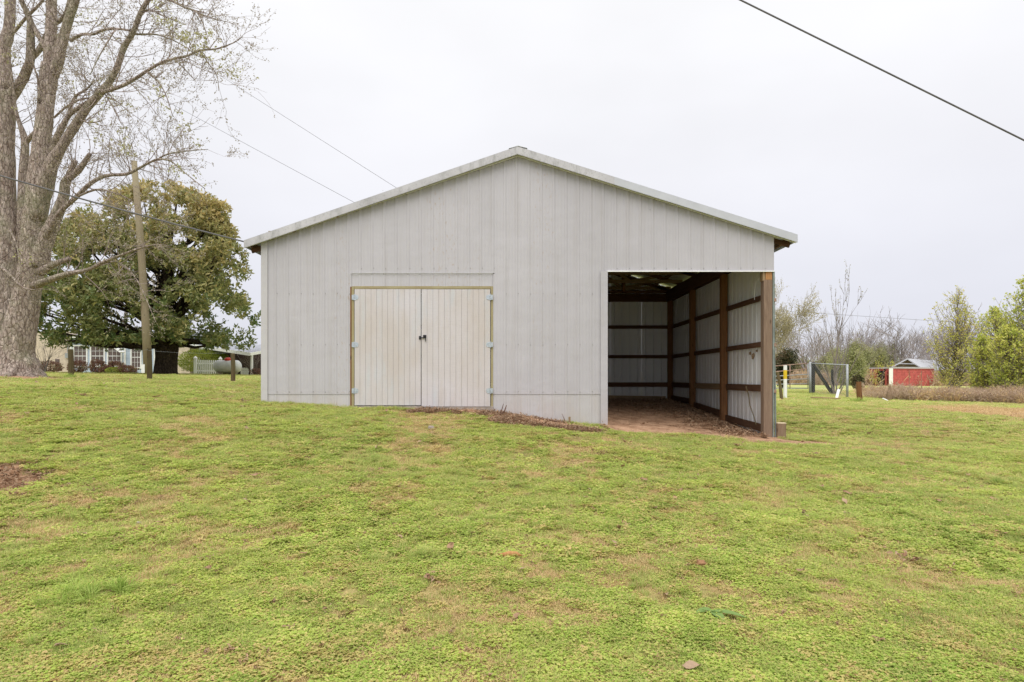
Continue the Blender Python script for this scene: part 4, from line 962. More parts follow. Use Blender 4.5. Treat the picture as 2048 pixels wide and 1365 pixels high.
pl0, pl1 = GP(1623, 24.6), GP(1679, 24.6); solo('plank', MB().beam(pl0+Vector((0,0,.09)), pl1+Vector((0,0,.07)), .2, .045), M['wood_tan'], pl0, 'weathered plank lying on the grass below the chain link panel', 'plank', bevel=.004)
b = GP(1672, 25.5); solo('white_pipe', MB().tube([b+Vector((0,0,-.05)), P(1677.5,780,25.7)], .055, 10), M['white'], b, 'short white pipe stub tilted in the grass under the bare tree', 'pipe')
b = GP(1778, 26); solo('tree_stump', MB().tube([b+Vector((0,0,-.1)), b+Vector((0,0,.25)), b+Vector((0,0,.36)), b+Vector((.03,0,.45)), b+Vector((.03,0,.62))], [.115,.105,.08,.05,.03], 10, wob=.1), M['log'], b, 'pale conical stump standing before the brown brush', 'stump')
b = GP(1768, 26); solo('stick', MB().tube([P(1765,797,25.8), P(1772,800,25.7), P(1778,804,25.5)], [.02,.025,.02], 6, wob=.1), M['white'], b, 'bleached stick lying beside the conical stump', 'stick')
for px, top, Y, lb in ((1818.5,741,35,'thin rusty fence stake in front of the red shed wall'),(1843,742,37,'thin rusty fence stake near the right end of the shed'),(1745,738,35,'thin rusty fence stake by the left shed corner'),(1745.5+252,752,33,'thin rusty fence stake among the green trees')):
    b = GP(px, Y); m = MB(); m.beam(b+Vector((0,0,-.1)), Vector((b.x,Y,zz_(top,Y))), .03, .01).beam(b+Vector((0,.01,-.1)), Vector((b.x,Y+.01,zz_(top,Y))), .008, .035)
    solo('fence_stake', m, M['rusty'], b, lb, 'fence stake', 'metal stakes of the pasture fence')

# red shed, seen corner on
YS = 72.0; c0 = P(1783,773,YS); c1 = P(1868,772,75.5); cL = P(1741,772,76); hsh = 36/F*YS
shed = thing('red_shed', Vector((c0.x, c0.y, c0.z)), 'low red sided shed with white corner trim and open doorway', 'shed')
def wall_quad(a, b, z0, z1, th=.08):
    d = (b-a); n_ = Vector((d.y, -d.x, 0)).normalized()*th
    m = MB(); m.add([a+Vector((0,0,z0)), b+Vector((0,0,z0)), b+Vector((0,0,z1)), a+Vector((0,0,z1)), a-n_+Vector((0,0,z0)), b-n_+Vector((0,0,z0)), b-n_+Vector((0,0,z1)), a-n_+Vector((0,0,z1))],
        [(0,1,2,3),(7,6,5,4),(0,4,5,1),(3,2,6,7),(0,3,7,4),(1,5,6,2)]); return m
def lap_wall(a, b, z0, z1, step=.2, nm='wall'):
    m = MB(); z = z0; d = b-a; n_ = Vector((d.y, -d.x, 0)).normalized()
    if n_.y > 0: n_ = -n_
    while z < z1-.01:
        zt = min(z+step, z1); A, B = a+Vector((0,0,z)), b+Vector((0,0,z))
        m.add([A+n_*.03, B+n_*.03, b+Vector((0,0,zt)), a+Vector((0,0,zt)), A, B], [(0,1,2,3),(0,4,5,1)]); z = zt
    return m
part('side_wall', lap_wall(c0, c1, -.2, hsh), M['shed_red'], shed); part('back_wall', wall_quad(c1, c1+Vector((-2.2,2.5,0)), -.2, hsh), M['shed_red'], shed)
part('front_wall', lap_wall(cL, cL.lerp(c0, .36), -.2, hsh), M['shed_red'], shed); part('front_wall', lap_wall(cL.lerp(c0, .70), c0, -.2, hsh), M['shed_red'], shed)
part('front_wall', lap_wall(cL.lerp(c0, .36), cL.lerp(c0, .70), hsh-.25, hsh), M['shed_red'], shed)
part('doorway_shade', wall_quad(cL+Vector((.5,1,0)), c0+Vector((-.1,1,0)), -.1, hsh-.05), M['painted_shade'], shed)  # dark sheet behind the doorway, its shade put into the colour
da, db = cL.lerp(c0, .36), cL.lerp(c0, .70)
part('door', wall_quad(da+Vector((-.1,-.08,0)), da+Vector((-.75,-.7,0)), 0, hsh-.3, .05), M['shed_red'], shed); part('door', wall_quad(db+Vector((-.25,-.75,0)), db+Vector((0,-.08,0)), 0, hsh-.3, .05), M['shed_red'], shed)
part('corner_trim', MB().box(c0.x-.32, c0.x+.1, c0.y-.12, c0.y-.04, c0.z-.2, c0.z+hsh), M['white'], shed)
part('corner_trim', MB().box(cL.x-.1, cL.x+.1, cL.y-.12, cL.y-.04, cL.z-.2, cL.z+hsh), M['shed_red'], shed)
up_ = Vector((0,0,hsh+.05))
part('fascia', MB().beam(cL+up_+Vector((-.2,-.1,0)), c0+up_+Vector((0,-.1,0)), .06, .16), M['rake'], shed); part('fascia', MB().beam(c0+up_+Vector((0,-.1,0)), c1+up_+Vector((.1,-.1,0)), .06, .14), M['rake'], shed)
rf = MB(); rf.add([cL+up_+Vector((0,0,.09)), c0+up_+Vector((0,0,.09)), c1+up_+Vector((0,0,.09)), c1+Vector((-2.2,2.5,0))+up_+Vector((0,0,.2))], [(0,1,2,3)]); part('roof', rf, M['roofmetal'], shed)
# metal carport behind the shed
cpz = thing('metal_carport', GP(1850, 82), 'open metal carport with pale gable roof behind the red shed', 'carport')
pk, pe, le, re, ree, lee = P(1815,718,79), P(1890,724,92), P(1780,737,79.5), P(1846,739,78), P(1925,746,90), P(1862,738,93)
m = MB()
nn_ = 14
for k in range(nn_):
    a0, a1 = pk.lerp(pe, k/nn_), pk.lerp(pe, (k+.93)/nn_); b0, b1 = re.lerp(ree, k/nn_), re.lerp(ree, (k+.93)/nn_); h_ = Vector((0,0,.04))
    m.add([a0+h_, a1+h_, b1+h_, b0+h_], [(0,3,2,1)]); 
part('roof_rib', m, M['rake_clean'], cpz)['kind'] = 'stuff'
part('roof', MB().add([pk, pe, ree, re, le, lee], [(0,3,2,1),(0,1,5,4)]), M['roofmetal'], cpz)
part('gable_frame', MB().beam(le, pk, .12, .13).beam(pk, re, .12, .13).beam(le.lerp(pk,.5), re.lerp(pk,.5), .1, .1), M['rake_clean'], cpz)
for q in (le, re, ree, lee): part('post', MB().box(q.x-.06,q.x+.06,q.y,q.y+.12,h1(q.x,q.y)-.1,q.z), M['white'], cpz)

# cut log by the corner
b = Vector((bx(1562.5), D+.0, h1(bx(1562.5), D))); lg = thing('cut_log', b, 'short upright cut log beside the corner post of the barn', 'log')
part('bark', MB().tube([(b.x,b.y,b.z-.05),(b.x-.004,b.y,b.z+.14),(b.x-.002,b.y,b.z+.262)], [.088,.084,.088], 16, wob=.03), M['log'], lg, smooth=False)
part('sawn_top', MB().tube([(b.x-.002,b.y,b.z+.2625),(b.x-.002,b.y,b.z+.275)], [.089,.083], 16), M['log_end'], lg)

# ------------------------------------------------------------------ trees on the right
tg = lambda a: np.clip(rng.uniform(0,1,len(a))*.8 + (vnoise(a[:,0], a[:,2], .7, 12)-.4)*.6, 0, 1)
lp = dict(n=[0,4,4,5,11], wig=.10, taper=.4, rs=.45, ang=(.5,1.0), len=(.34,.55), up=.08, rmin=.006, trunk=.95, lo=.14)
def spray_tree(name, px, Y, top, wpx, label, leaf, size, shoots, per, group=None, low=.06, peak=.42, trunk=.08, tall=1.0):
    """upright tree of many fine shoots that leave the stem low and fill an uneven crown; leaves only along the outer shoot"""
    rnd.seed(sum(ord(ch)*(k_+3) for k_, ch in enumerate(label))); b = GP(px, Y); Ht = zz_(top, Y)-b.z; W = wpx/2/F*Y
    t = thing(name, b, label, 'tree', group); m = MB(); ends = []; dirs = []
    kx, ky = rnd.uniform(-.12,.12), rnd.uniform(-.12,.12)
    stem = lambda v: b+Vector((kx*math.sin(v*5), ky*math.sin(v*4), Ht*v))
    m.tube([stem(i/9)-Vector((0,0,.15 if i == 0 else 0)) for i in range(10)], [trunk*(1-i/9*.92) for i in range(10)], 8)
    lob = [(rnd.uniform(0,6.28), rnd.uniform(0,1), rnd.uniform(.6,1.25)) for _ in range(26)]
    for _ in range(shoots):
        la, lv, lw = rnd.choice(lob); v1 = min(1, max(low, lv+rnd.gauss(0,.09))); an = la+rnd.gauss(0,.42)
        prof = (min(1, (v1-low)/(peak-low)*.55+.5) if v1 < peak else max(.08, 1-((v1-peak)/(1.04-peak))**2.3))
        rr = W*prof*lw*rnd.uniform(.25,1.05); v0 = max(.03, v1-rnd.uniform(.12,.30)-rr/Ht*.35)
        p0 = stem(v0); p3 = stem(v1)+Vector((math.cos(an)*rr, math.sin(an)*rr, 0)); mid = p0.lerp(p3, .5)+Vector((math.cos(an)*rr*.16, math.sin(an)*rr*.16, -.08*rr+rnd.uniform(-.05,.05)))
        pts = [p0, p0.lerp(mid,.55)+Vector((0,0,.01)), mid, mid.lerp(p3,.6)+Vector((0,0,-.02)), p3]
        m.tube(pts, [.018*(1.3-v0),.014,.010,.007,.004], 4, cap=False)
        for s2 in range(4):      # side twigs
            q = mid.lerp(p3, rnd.uniform(-.2,1)); e2 = q+Vector((rnd.gauss(0,.16), rnd.gauss(0,.16), rnd.uniform(.02,.28))); m.tube([q, e2], [.006,.003], 3, cap=False)
            for _k in range(per): u_ = rnd.uniform(.25,1.08); ends.append(q.lerp(e2, u_)+Vector((rnd.gauss(0,.035), rnd.gauss(0,.035), rnd.gauss(0,.035))))
    part('trunk', m, M['bare_bark'], t, smooth=True)
    a = np.array([list(q) for q in ends]); link('leaves', fan_mesh('leaves', a, None, size, leaf, aspect=.62, parent=t, tint=tg(a)), t)
    return t
spray_tree('leafing_tree', 1912, 33, 577, 112, 'slim yellow green tree just leafing out right of the red shed', M['yellow_leaf'], .10, 300, 3, None, .16, .50, .075)
for px, Y, top, wp, lb in ((1992,35,618,100,'dense bright green tree between the yellow tree and the right edge'),(2058,31,556,140,'tall bright green tree cut by the right edge'),(2150,30,540,150,'bright green tree just beyond the tall edge tree'),(2022,28.6,662,110,'low bright green tree in front of the taller ones'),(1966,30.5,676,72,'low bright green bushy tree beside the slim yellow green tree'),(2090,28,640,120,'low wide green tree in the corner by the brush')):
    spray_tree('green_tree', px, Y, top, wp, lb, M['green_leaf'], .12, 330 if wp > 90 else 220, 4, 'green trees at the pasture edge', 0.04, .52, .08)
gen_tree('leafing_sapling', GP(1893, 30), 1.7, .03, 'small yellow green sapling in front of the shed end', 'tree', M['bare_bark'], dict(lp, n=[0,3,4,6]), M['yellow_leaf'], .07, 2, .08, depth=3, tintfn=tg)
gen_tree('leafing_sapling', GP(1764, 34), 1.35, .02, 'thin yellow leaved sapling before the shed doorway', 'tree', M['bare_bark'], dict(lp, n=[0,2,3,5]), M['yellow_leaf'], .07, 2, .06, depth=3, tintfn=tg)
gen_tree('small_bare_tree', GP(1664, 29.6), 3.7, .065, 'slender leafless young tree standing behind the chain link panel', 'tree', M['bare_bark'], dict(n=[0,2,3,9], wig=.07, taper=.3, rs=.5, ang=(.3,.65), len=(.3,.5), up=.16, rmin=.010, trunk=1.0, lo=.22), M['bud'], .06, 1, .02, depth=3)
gen_tree('bare_shrub', GP(1672, 29.2), 2.6, .03, 'fan of bare stems round the foot of the young tree', 'shrub', M['bare_bark'], dict(bare_prm, trunk=.75, n=[0,2,3], ang=(.15,.45)), stems=11, depth=2, lean=.5)
gen_tree('catkin_tree', GP(1548, 40), 4.4, .10, 'pale olive tree with sweeping branches emerging behind the barn', 'tree', M['olive_bark'], dict(lp, n=[0,5,6,7,10], trunk=.70, ang=(.4,.9), lo=.15, len=(.5,.72), rmin=.010), M['olive_leaf'], .07, 2, .06, depth=4, tintfn=tg, lean=.1)
gen_tree('cedar_tree', GP(1568, 37), 1.9, .05, 'small dark cedar behind the tube gate', 'tree', M['dark_bark'], dict(lp, n=[0,5,6,14], trunk=.85, lo=.05), M['cedar_leaf'], .11, 6, .10, depth=3, tintfn=tg)
for px, Y, ht, lb in ((1704,62,3.3,'pale green thin shrub left of the red shed'),(1722,84,5.6,'taller pale green shrub behind the shed corner'),(1690,70,3.2,'pale green shrub behind the chain link panel'),(1765,98,6.4,'pale green shrub directly behind the metal carport gable'),(1640,80,3.4,'pale green shrub behind the dark corner post'),(1600,88,3.6,'pale green shrub seen through the tube gate'),(1668,84,4.4,'pale green shrub directly behind the young bare tree'),(1748,92,5.2,'pale green shrub just above the left end of the shed')):
    gen_tree('pale_shrub', GP(px, Y), ht, .05, lb, 'shrub', M['bare_bark'], dict(lp, n=[0,4,5,7], trunk=.62, lo=.1, ang=(.3,.8), rmin=.014), M['shrub_leaf'], .17, 7, .3, 'pale green shrubs at the field edge', stems=4, depth=3, lean=.3, tintfn=tg)
shrub('dark_shrub', 1716, 36, 22, 752, M['cedar_leaf'], 'dark twiggy bush right behind the thick brown post', 'shrub', 900, .09)
# the wood far off: individual leafless trees
protos = []
for k in range(5):
    t, tp = gen_tree('woodland_tree', (0,0,0), 9.5, .15, 'x', 'tree', M['far_bark'], dict(far_prm, rmin=.018, n=[0,3,4,4,5,4]), depth=4, lean=.12); protos.append(t)
spots = []
for i in range(46):
    px = 1540 + i*(620/46) + rnd.uniform(-8,8); spots.append((px, rnd.uniform(78,118)))
spots += [(760+i*40+rnd.uniform(-14,14), rnd.uniform(82,116)) for i in range(19)]
used = [False]*5
ords = 'grey leafless tree of the far wood'
for i, (px, Y) in enumerate(spots):
    k = i % 5; top = 640 + 22*math.sin(i*.9) + rnd.uniform(-10,14); g_ = GP(px, Y); want = zz_(top, Y)-g_.z; s = want/9.6
    if not used[k]: t = protos[k]; used[k] = True
    else: t = copy_thing(protos[k], g_, rnd.uniform(0,6.3), s, 'x')
    t.location = g_; t.rotation_euler.z = rnd.uniform(0,6.3); t.scale = (s*1.15, s*1.15, s)
    tag(t, 'grey leafless tree standing in the far wood beyond the pasture', 'tree', 'leafless trees of the far wood')

# ------------------------------------------------------------------ ground cover (uncountable stuff) with geometry nodes
def proto_mesh(name, kind, seed):
    r = np.random.default_rng(seed); V = []; Fc = []; Tn = []
    def leafq(b, d, s_, L, W, n_, curl=0.25):
        i = len(V); V.extend([b, b+d*L*.35+s_*W*.5+n_*L*.1, b+d*L*.85+s_*W*.42, b+d*L-n_*L*curl*.6, b+d*L*.85-s_*W*.42, b+d*L*.35-s_*W*.5+n_*L*.1]); Fc.append((i,i+1,i+2,i+3)); Fc.append((i,i+3,i+4,i+5))
    if kind == 'clover':
        for _ in range(58):
            a = r.uniform(0, 6.283); rr = .08*math.sqrt(r.random()); b = np.array([math.cos(a)*rr, math.sin(a)*rr, r.uniform(.006,.026)])
            t = r.uniform(.6,1) if r.random() < .19 else r.uniform(0,.35)
            for k in range(3 if r.random() < .5 else 1):
                g = a + k*2.1 + r.uniform(-.4,.4); d = np.array([math.cos(g), math.sin(g), r.uniform(-.15,.35)]); d /= np.linalg.norm(d); s_ = np.array([-math.sin(g), math.cos(g), r.uniform(-.3,.3)]); n_ = np.cross(d, s_)
                L = r.uniform(.008,.0155); leafq(b, d, s_, L, L*.95, n_); Tn.extend([t]*6)
    elif kind in ('grass', 'straw', 'tall'):
        nb = {'grass': 34, 'straw': 26, 'tall': 60}[kind]; hh = {'grass': .040, 'straw': .03, 'tall': .15}[kind]; sp = {'grass': .06, 'straw': .075, 'tall': .05}[kind]
        for _ in range(nb):
            a = r.uniform(0, 6.283); rr = sp*math.sqrt(r.random()); b = np.array([math.cos(a)*rr, math.sin(a)*rr, 0]); g = r.uniform(0, 6.283) if kind != 'tall' else a+r.uniform(-.7,.7)
            lean = {'grass': r.uniform(.1,.9), 'straw': r.uniform(.7,3), 'tall': r.uniform(.3,1.5)}[kind]; L = hh*r.uniform(.5,1.3)
            d0 = np.array([math.cos(g)*lean*.5, math.sin(g)*lean*.5, 1]); d0 /= np.linalg.norm(d0); d1 = np.array([math.cos(g)*lean*1.5, math.sin(g)*lean*1.5, .8 if kind != 'tall' else .25]); d1 /= np.linalg.norm(d1)
            s_ = np.array([-math.sin(g), math.cos(g), 0]); W = {'grass': .0032, 'straw': .0028, 'tall': .0045}[kind]*r.uniform(.7,1.3)
            i = len(V); m_ = b+d0*L*.55; V.extend([b-s_*W/2, b+s_*W/2, m_+s_*W*.45, m_-s_*W*.45, m_+d1*L*.55]); Fc.extend([(i,i+1,i+2,i+3),(i+3,i+2,i+4)]); t = r.random(); Tn.extend([t*.5,t*.5,t*.8,t*.8,t])
    elif kind == 'leaf':
        L = .08; 
        for k in range(6):
            u0 = k/6; w0 = math.sin(math.pi*min(1, .06+u0*.94))**.8*.02
            V.extend([np.array([u0*L, -w0, .006+.008*math.sin(u0*5+seed)]), np.array([u0*L, 0, .002+.004*math.sin(u0*4+seed)]), np.array([u0*L, w0, .010+.006*math.cos(u0*5+seed)])])
        i = len(V); V.append(np.array([L, 0, .012]))
        for k in range(5):
            for q in (0,1): Fc.append((k*3+q, (k+1)*3+q, (k+1)*3+q+1, k*3+q+1))
        Fc.extend([(15, i, 16), (16, i, 17)]); Tn = [.3+.4*r.random()]*len(V)
    elif kind == 'scrap':
        for _ in range(16):
            a = r.uniform(0,6.283); b = np.array([math.cos(a)*r.uniform(0,.09), math.sin(a)*r.uniform(0,.09), r.uniform(.0,.03)]); g = r.uniform(0,6.283); d = np.array([math.cos(g), math.sin(g), r.uniform(-.3,.5)]); s_ = np.array([-math.sin(g), math.cos(g), r.uniform(-.5,.5)]); n_ = np.cross(d, s_)
            L = r.uniform(.02,.06); leafq(b, d, s_, L, L*r.uniform(.2,.6), n_, .2); Tn.extend([r.random()]*6)
    elif kind == 'stem':
        for _ in range(26):
            a = r.uniform(0,6.283); b = np.array([r.normal()*.12, r.normal()*.12, 0]); d = np.array([r.normal()*.45, r.normal()*.45, 1]); d /= np.linalg.norm(d); s_ = np.cross(d, r.normal(size=3)); s_ /= np.linalg.norm(s_); L = r.uniform(.25,.75); W = r.uniform(.006,.014); e = d+np.array([r.normal()*.5, r.normal()*.5, -.2])
            i = len(V); m_ = b+d*L*.6; V.extend([b-s_*W, b+s_*W, m_+s_*W*.7, m_-s_*W*.7, m_+e*L*.4]); Fc.extend([(i,i+1,i+2,i+3),(i+3,i+2,i+4)]); Tn.extend([r.random()]*5)
            for _k in range(3): q = m_+r.normal(size=3)*.06; i = len(V); V.extend([q, q+r.normal(size=3)*.03, q+r.normal(size=3)*.03]); Fc.append((i,i+1,i+2)); Tn.extend([r.random()]*3)
    me = bpy.data.meshes.new(name); me.from_pydata([tuple(v) for v in V], [], Fc)
    me.attributes.new('tint', 'FLOAT', 'POINT').data.foreach_set('value', np.array(Tn, np.float32)); return me
pcols = {}
def proto_col(key, specs):
    c = bpy.data.collections.new('zz_'+key)
    for i, (kind, mat) in enumerate(specs):
        me = proto_mesh('blades', kind, 100+i*7+len(key)); me.materials.append(M[mat]); o = bpy.data.objects.new('%s_%02d' % (key, i), me); c.objects.link(o)
    return c
def scatter(name, x, y, idx, scl, col, label, cat=None, kind='stuff', tiltv=.12, lift=0.0, zscl=None):
    n = len(x); z = H(x, y) + lift; me = bpy.data.meshes.new(name); me.vertices.add(n); me.vertices.foreach_set('co', np.c_[x,y,z].ravel()); me.update()
    rot = np.c_[rng.normal(size=n)*tiltv, rng.normal(size=n)*tiltv, rng.uniform(0,6.283,n)]
    me.attributes.new('rot', 'FLOAT_VECTOR', 'POINT').data.foreach_set('vector', rot.astype(np.float32).ravel())
    scl = np.asarray(scl, float); zs = scl if zscl is None else zscl
    me.attributes.new('scl', 'FLOAT_VECTOR', 'POINT').data.foreach_set('vector', np.c_[scl, scl, zs].astype(np.float32).ravel()); me.attributes.new('pick', 'INT', 'POINT').data.foreach_set('value', np.asarray(idx, np.int32))
    o = link(name, me); tag(o, label, cat, None, kind)
    ng = bpy.data.node_groups.new(name, 'GeometryNodeTree'); ng.interface.new_socket('Geometry', in_out='INPUT', socket_type='NodeSocketGeometry'); ng.interface.new_socket('Geometry', in_out='OUTPUT', socket_type='NodeSocketGeometry')
    gi, go = ng.nodes.new('NodeGroupInput'), ng.nodes.new('NodeGroupOutput'); ci = ng.nodes.new('GeometryNodeCollectionInfo'); ci.inputs['Collection'].default_value = col; ci.inputs['Separate Children'].default_value = True; ci.inputs['Reset Children'].default_value = True
    io = ng.nodes.new('GeometryNodeInstanceOnPoints'); io.inputs['Pick Instance'].default_value = True
    def na(nm, ty): q = ng.nodes.new('GeometryNodeInputNamedAttribute'); q.data_type = ty; q.inputs['Name'].default_value = nm; return q.outputs['Attribute']
    eu = ng.nodes.new('FunctionNodeEulerToRotation'); ng.links.new(na('rot','FLOAT_VECTOR'), eu.inputs[0])
    ng.links.new(gi.outputs[0], io.inputs['Points']); ng.links.new(ci.outputs[0], io.inputs['Instance']); ng.links.new(na('pick','INT'), io.inputs['Instance Index']); ng.links.new(eu.outputs[0], io.inputs['Rotation']); ng.links.new(na('scl','FLOAT_VECTOR'), io.inputs['Scale']); ng.links.new(io.outputs[0], go.inputs[0])
    md = o.modifiers.new('scatter', 'NODES'); md.node_group = ng; return o
lawn_col = proto_col('lawn', [('clover','clover')]*4 + [('grass','grassblade')]*4 + [('straw','straw')]*3 + [('tall','grassblade')]*2 + [('clover','yellowed')]*3)
def in_view(n, ya, yb, margin=1.18):
    xm = .813*yb*margin+2.6; m_ = int(n*2.6)+10; y = rng.uniform(ya, yb, m_); x = rng.uniform(-xm, xm, m_)
    k = np.abs(x) < .813*y*margin+2.6; return x[k][:n], y[k][:n]
X_, Y_, S_ = [], [], []
for ya, yb, den, s in ((.3,1.7,700,.85),(1.7,4.5,1500,.72),(4.5,7.5,700,1.0),(7.5,12,420,1.2),(12,20,170,1.7),(20,34,60,2.6)):
    area = .813*1.18*(yb**2-ya**2)+5.2*(yb-ya); n = int(area*den); x, y = in_view(n, ya, yb); X_.append(x); Y_.append(y); S_.append(np.full(n, s)*rng.uniform(.75,1.3,n))
x, y, s = np.concatenate(X_), np.concatenate(Y_), np.concatenate(S_)
dm = dirtmask(x, y) + (vnoise(x,y,.15,21)-.5)*.5; house_m = (y > D-.02) & (y < DB+.1) & (x > XL) & (x < XP)
gapn = vnoise(x,y,.17,51)*.6+vnoise(x,y,.5,52)*.4; ok = (rng.random(len(x)) > sm(dm, .35, .75)*1.02) & ~house_m & (rng.random(len(x)) > .7*sm(gapn, .62, .76)); x, y, s = x[ok], y[ok], s[ok]
pn = vnoise(x,y,.7,31)*.55 + vnoise(x,y,.22,32)*.45; pd = vnoise(x,y,1.0,33)*.5 + vnoise(x,y,.28,34)*.5; ptl = vnoise(x,y,.45,35)
clv = .56 - .022*(y-3)            # more clover near the camera
u = rng.random(len(x))
t = np.where(pn*.9 + (u-.5)*.75 < clv, 0, 1); u2 = rng.random(len(x)); t = np.where(u2 < .20 + .66*sm(pd, .44, .70), 2, t); t = np.where((t == 0) & (rng.random(len(x)) < .07+.45*sm(vnoise(x,y,.35,37)*.6+vnoise(x,y,.13,38)*.4, .5, .7)), 4, t); t = np.where((ptl > .84) & (u < .06) & (y < 12), 3, t)
idx = np.where(t == 0, rng.integers(0,4,len(x)), np.where(t == 1, 4+rng.integers(0,4,len(x)), np.where(t == 2, 8+rng.integers(0,3,len(x)), np.where(t == 4, 13+rng.integers(0,3,len(x)), 11+rng.integers(0,2,len(x))))))
order_fix = s*np.where(t == 3, .5, 1)*np.where(t == 1, 1+.35*(vnoise(x,y,.5,36)-.3), 1)
zs_ = np.minimum(order_fix, 1.0)*np.where(y > 12, .8, 1)*rng.uniform(.7,1.15,len(x)); wallk = (np.abs(y-D) < .25) & (x > XL) & (x < XP); zs_ = np.where(wallk, zs_*.5, zs_)
scatter('lawn_grass', x, y, idx, order_fix, lawn_col, 'patchy yellow green lawn of clover, grass and dry thatch', 'grass', zscl=zs_)
# tall tufts that stand out
tuft_col = proto_col('tuft', [('tall','tallgrass')]*3)
def tuft(px, py, Y, n, rad, sc, label):
    c = P(px, py, Y); a = rng.uniform(0,6.283,n); r = rad*np.sqrt(rng.random(n)); x = c.x+np.cos(a)*r*1.3; y = c.y+np.sin(a)*r
    scatter('grass_tuft', x, y, rng.integers(0,3,n), sc*rng.uniform(.7,1.2,n), tuft_col, label, 'grass tuft', 'stuff', .35)
tuft(168, 1235, 3.7, 16, .17, .75, 'long bladed pale green grass tuft in the lower left lawn')
tuft(150, 757, 19.8, 14, .35, 1.2, 'long grass growing round the grey wooden fence post'); tuft(1716, 806, 22.8, 8, .2, 1.3, 'grass tuft at the foot of the thick brown post')
# fallen leaves
def fallen(n, fn, name, label, scr=.5, sca=(.6,1.3), lift=.015):
    c_ = litter_col; x, y = fn(n); u = rng.random(len(x)); idx = np.where(u < scr, 4+rng.integers(0,3,len(x)), rng.integers(0,4,len(x)))
    scatter(name, x, y, idx, rng.uniform(*sca, len(x)), c_, label, 'leaf litter', 'stuff', .35, lift)
litter_col = proto_col('litter', [('leaf','deadleaf')]*4 + [('scrap','deadleaf')]*3)
def f_pile(n):
    x = rng.uniform(-2.6, 1.7, n*3); y = rng.uniform(10.2, D-.03, n*3); e = dirtmask(x, y); k = e > rng.uniform(.25,1,n*3); return x[k][:n], y[k][:n]
fallen(5200, f_pile, 'leaf_litter', 'brown leaf litter heaped along the wall right of the doors', .7, (.3,.95), .02)
def f_in(n):
    y = D-.35+(DB-D+.15)*rng.random(n); x = XR-.25-np.abs(rng.normal(size=n))*(.35+.12*(y-D)); k = (x > XP+.1); return x[k], y[k]
fallen(1300, f_in, 'leaf_litter', 'dry brown leaves drifted along the inner wall of the open bay', .5, (.3,1.2), .01)
fallen(420, lambda n: in_view(n, 2.3, 16), 'fallen_leaves', 'scattered curled brown leaves lying on the lawn', .10, (.4,1.25), .032)
fallen(3200, lambda n: in_view(n, 2.0, 17), 'lawn_debris', 'fine brown bits of thatch and twig scattered through the lawn', 1.0, (.18,.42), .022)
nw_ = 420; xw = rng.uniform(XL-.1, XP, nw_); yw = D-.05-np.abs(rng.normal(size=nw_))*.05; kw = dirtmask(xw, yw-.1) < .5; scatter('wall_grass', xw[kw], yw[kw], 4+rng.integers(0,4,kw.sum()), rng.uniform(.5,1.7,kw.sum()), lawn_col, 'uneven untrimmed grass along the foot of the barn wall', 'grass')
def f_dl(n):
    x = -5.15+rng.normal(size=n)*.35; y = 6.15+rng.normal(size=n)*.3; return x, y
fallen(220, f_dl, 'bark_scraps', 'dry scraps in the bare soil patch at the left edge', .9, (.4,.9), .0)
# straw over the right dirt patch
def f_r(n):
    x = rng.uniform(10, 20, n*2); y = rng.uniform(11.5, 22, n*2); k = dirtmask(x, y) > .5; return x[k], y[k]
xx, yyy = f_r(2600); scatter('straw_cover', xx, yyy, 8+rng.integers(0,3,len(xx)), rng.uniform(1.5,2.8,len(xx)), lawn_col, 'loose dry straw on the bare patch before the brush', 'straw', 'stuff')
# dead brush band
stem_col = proto_col('stem', [('stem','brush')]*4+[('stem','straw')])
n = 2900; u = rng.random(n); px = 1722 + (2200-1722)*u; yb_ = 27.5-5.5*u + rng.uniform(0,5.5,n); xb_ = (px-1024)/F*yb_
keep = rng.random(n) < np.clip(.25+u*2.2, 0, 1); xb_, yb_ = xb_[keep], yb_[keep]
scatter('dead_brush', xb_, yb_, rng.integers(0,5,len(xb_)), rng.uniform(.5,1.15,len(xb_))*(.35+.95*vnoise(xb_,yb_,1.1,41)), stem_col, 'band of dead reddish brown weeds along the pasture fence', 'brush', 'stuff', .2, zscl=rng.uniform(.35,1.15,len(xb_))*(.3+.95*vnoise(xb_,yb_,1.1,41)))
n = 1500; xb_ = rng.uniform(28, 110, n); yb_ = rng.uniform(74, 100, n)
scatter('thicket', xb_, yb_, rng.integers(0,5,n), rng.uniform(2.5,4.2,n), stem_col, 'grey brown thicket at the foot of the far wood', 'thicket', 'stuff', .2)
n = 500; xb_ = rng.uniform(-90, 28, n); yb_ = rng.uniform(88, 104, n)
scatter('thicket', xb_, yb_, rng.integers(0,5,n), rng.uniform(2.5,3.6,n), stem_col, 'grey brown thicket beyond the house and barn', 'thicket', 'stuff', .2)

# ------------------------------------------------------------------ small single things on the lawn
def gl(px, py):      # ground point seen at a pixel
    Y = 2.2
    for _ in range(400):
        q = P(px, py, Y)
        if q.z <= h1(q.x, q.y): return q
        Y *= 1.012
    return q
c = gl(1013, 1127)+Vector((0,0,.02)); solo('bark_strip', MB().tube([c+Vector((-.14,.03,.025)), c+Vector((-.07,0,.03)), c+Vector((-.04,0,.035)), c+Vector((.02,0,.045)), c+Vector((.07,0,.045)), c+Vector((.11,0,.035))], [.003,.006,.017,.024,.02,.003], 10, flat=.55), M['wood_fresh'], c, 'large orange tan dry husk lying mid lawn below the doors', 'husk', smooth=True)
c = gl(1402, 1140); m = MB(); m.tube([c+Vector((-.035,0,.03)), c+Vector((-.015,0,.045)), c+Vector((.015,0,.047)), c+Vector((.04,0,.03))], [.012,.028,.028,.008], 10, wob=.3); solo('pine_cone', m, M['deadleaf'], c, 'small dark red brown cone on the lawn below the open bay', 'cone')
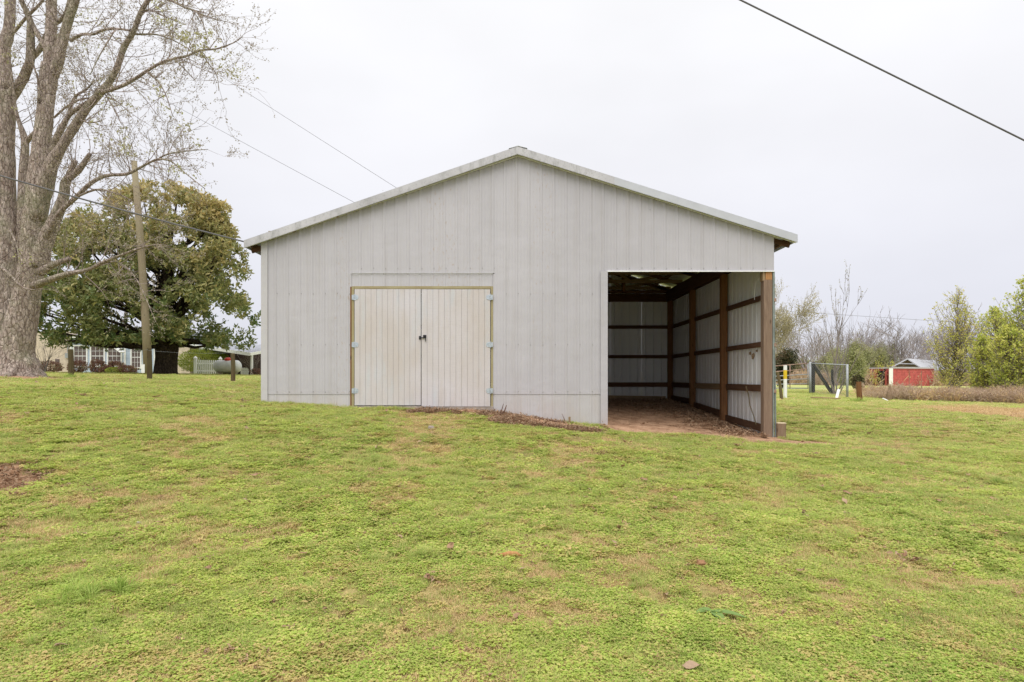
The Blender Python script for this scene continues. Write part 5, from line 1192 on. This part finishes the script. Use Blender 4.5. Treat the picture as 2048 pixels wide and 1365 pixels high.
M['dock'] = m_attr_leaf('dock_leaf', (.20,.31,.08), (.20,.31,.08), (.26,.36,.1), .3, .45, .4)
# broad leaved weed
c = gl(1422, 1228); wd = thing('broadleaf_weed', c, 'flat broad leaved dock weed in the lower right lawn', 'weed')
for k in range(7):
    a = k*.9+rnd.uniform(-.45,.45); L = rnd.uniform(.07,.21)*(1 if abs(math.cos(a)) > .5 else .7); d = Vector((math.cos(a), math.sin(a), rnd.uniform(.05,.42))); s_ = Vector((-math.sin(a), math.cos(a), 0)); m = MB(); vs = []
    for j in range(6):
        u = j/5; ww = .03*math.sin(math.pi*min(1,.08+u*.9)); q = c+Vector((0,0,.01))+d*(L*u)-Vector((0,0,.05*u*u)); vs += [q-s_*ww+Vector((0,0,.008)), q, q+s_*ww+Vector((0,0,.008))]
    m.add(vs, [(3*j+i, 3*j+3+i, 3*j+4+i, 3*j+1+i) for j in range(5) for i in (0,1)]); part('leaf', m, M['dock'], wd, smooth=True)
for px, py, s, lb in ((278,1052,.02,'pale flat stone right of the large grass tuft'),(192,1002,.02,'dark stone chip above the pale stone at left'),(862,859,.05,'pale stone in the grass below the door gap')):
    c = gl(px, py); m = MB(); m.tube([c+Vector((-s,0,.01)), c+Vector((-s*.5,0,.02)), c+Vector((s*.6,0,.022)), c+Vector((s,0,.012))], [s*.3,s*.7,s*.6,s*.25], 7, wob=.25, flat=.7)
    solo('stone', m, M['concrete'] if py != 1002 else M['black'], c, lb, 'stone')
# sticks by the wall
def root_stick(pts, r, label):
    q = [P(a, b, Y) for a, b, Y in pts]; solo('stick', MB().tube(q, r, 6, wob=.15), M['dark_stick'], q[0], label, 'stick')
M['dark_stick'] = m_flat('dark_root_bark', (.12,.07,.05), .9, .05, 0, .3, 20)
root_stick([(995,832,11.4),(1003,822,11.45),(1007,808,11.5)], [.012,.009,.005], 'thin root standing against the wall right of the doors')
root_stick([(1000,830,11.35),(1009,823,11.4),(1013,811,11.45)], [.016,.012,.007], 'thicker forked root beside the thin one')
root_stick([(1060,846,11.3),(1068,838,11.35),(1085,838,11.35),(1105,842,11.35),(1130,846,11.4)], [.012,.014,.013,.012,.01], 'long dark root arching over the litter pile')
root_stick([(1130,842,11.5),(1127,835,11.52),(1124,828,11.54)], [.007,.005,.003], 'tiny upright twig against the lower wall')
root_stick([(915,848,10.9),(945,842,11.0),(960,833,11.1)], [.010,.009,.006], 'bleached stick lying on the litter below the right door')
c = P(1139,845,11.5); solo('wooden_stake', MB().beam(c+Vector((0,0,-.03)), P(1139,834,11.5), .035, .035), M['wood_tan'], c, 'small pale wooden stake by the wall near the open bay', 'stake')
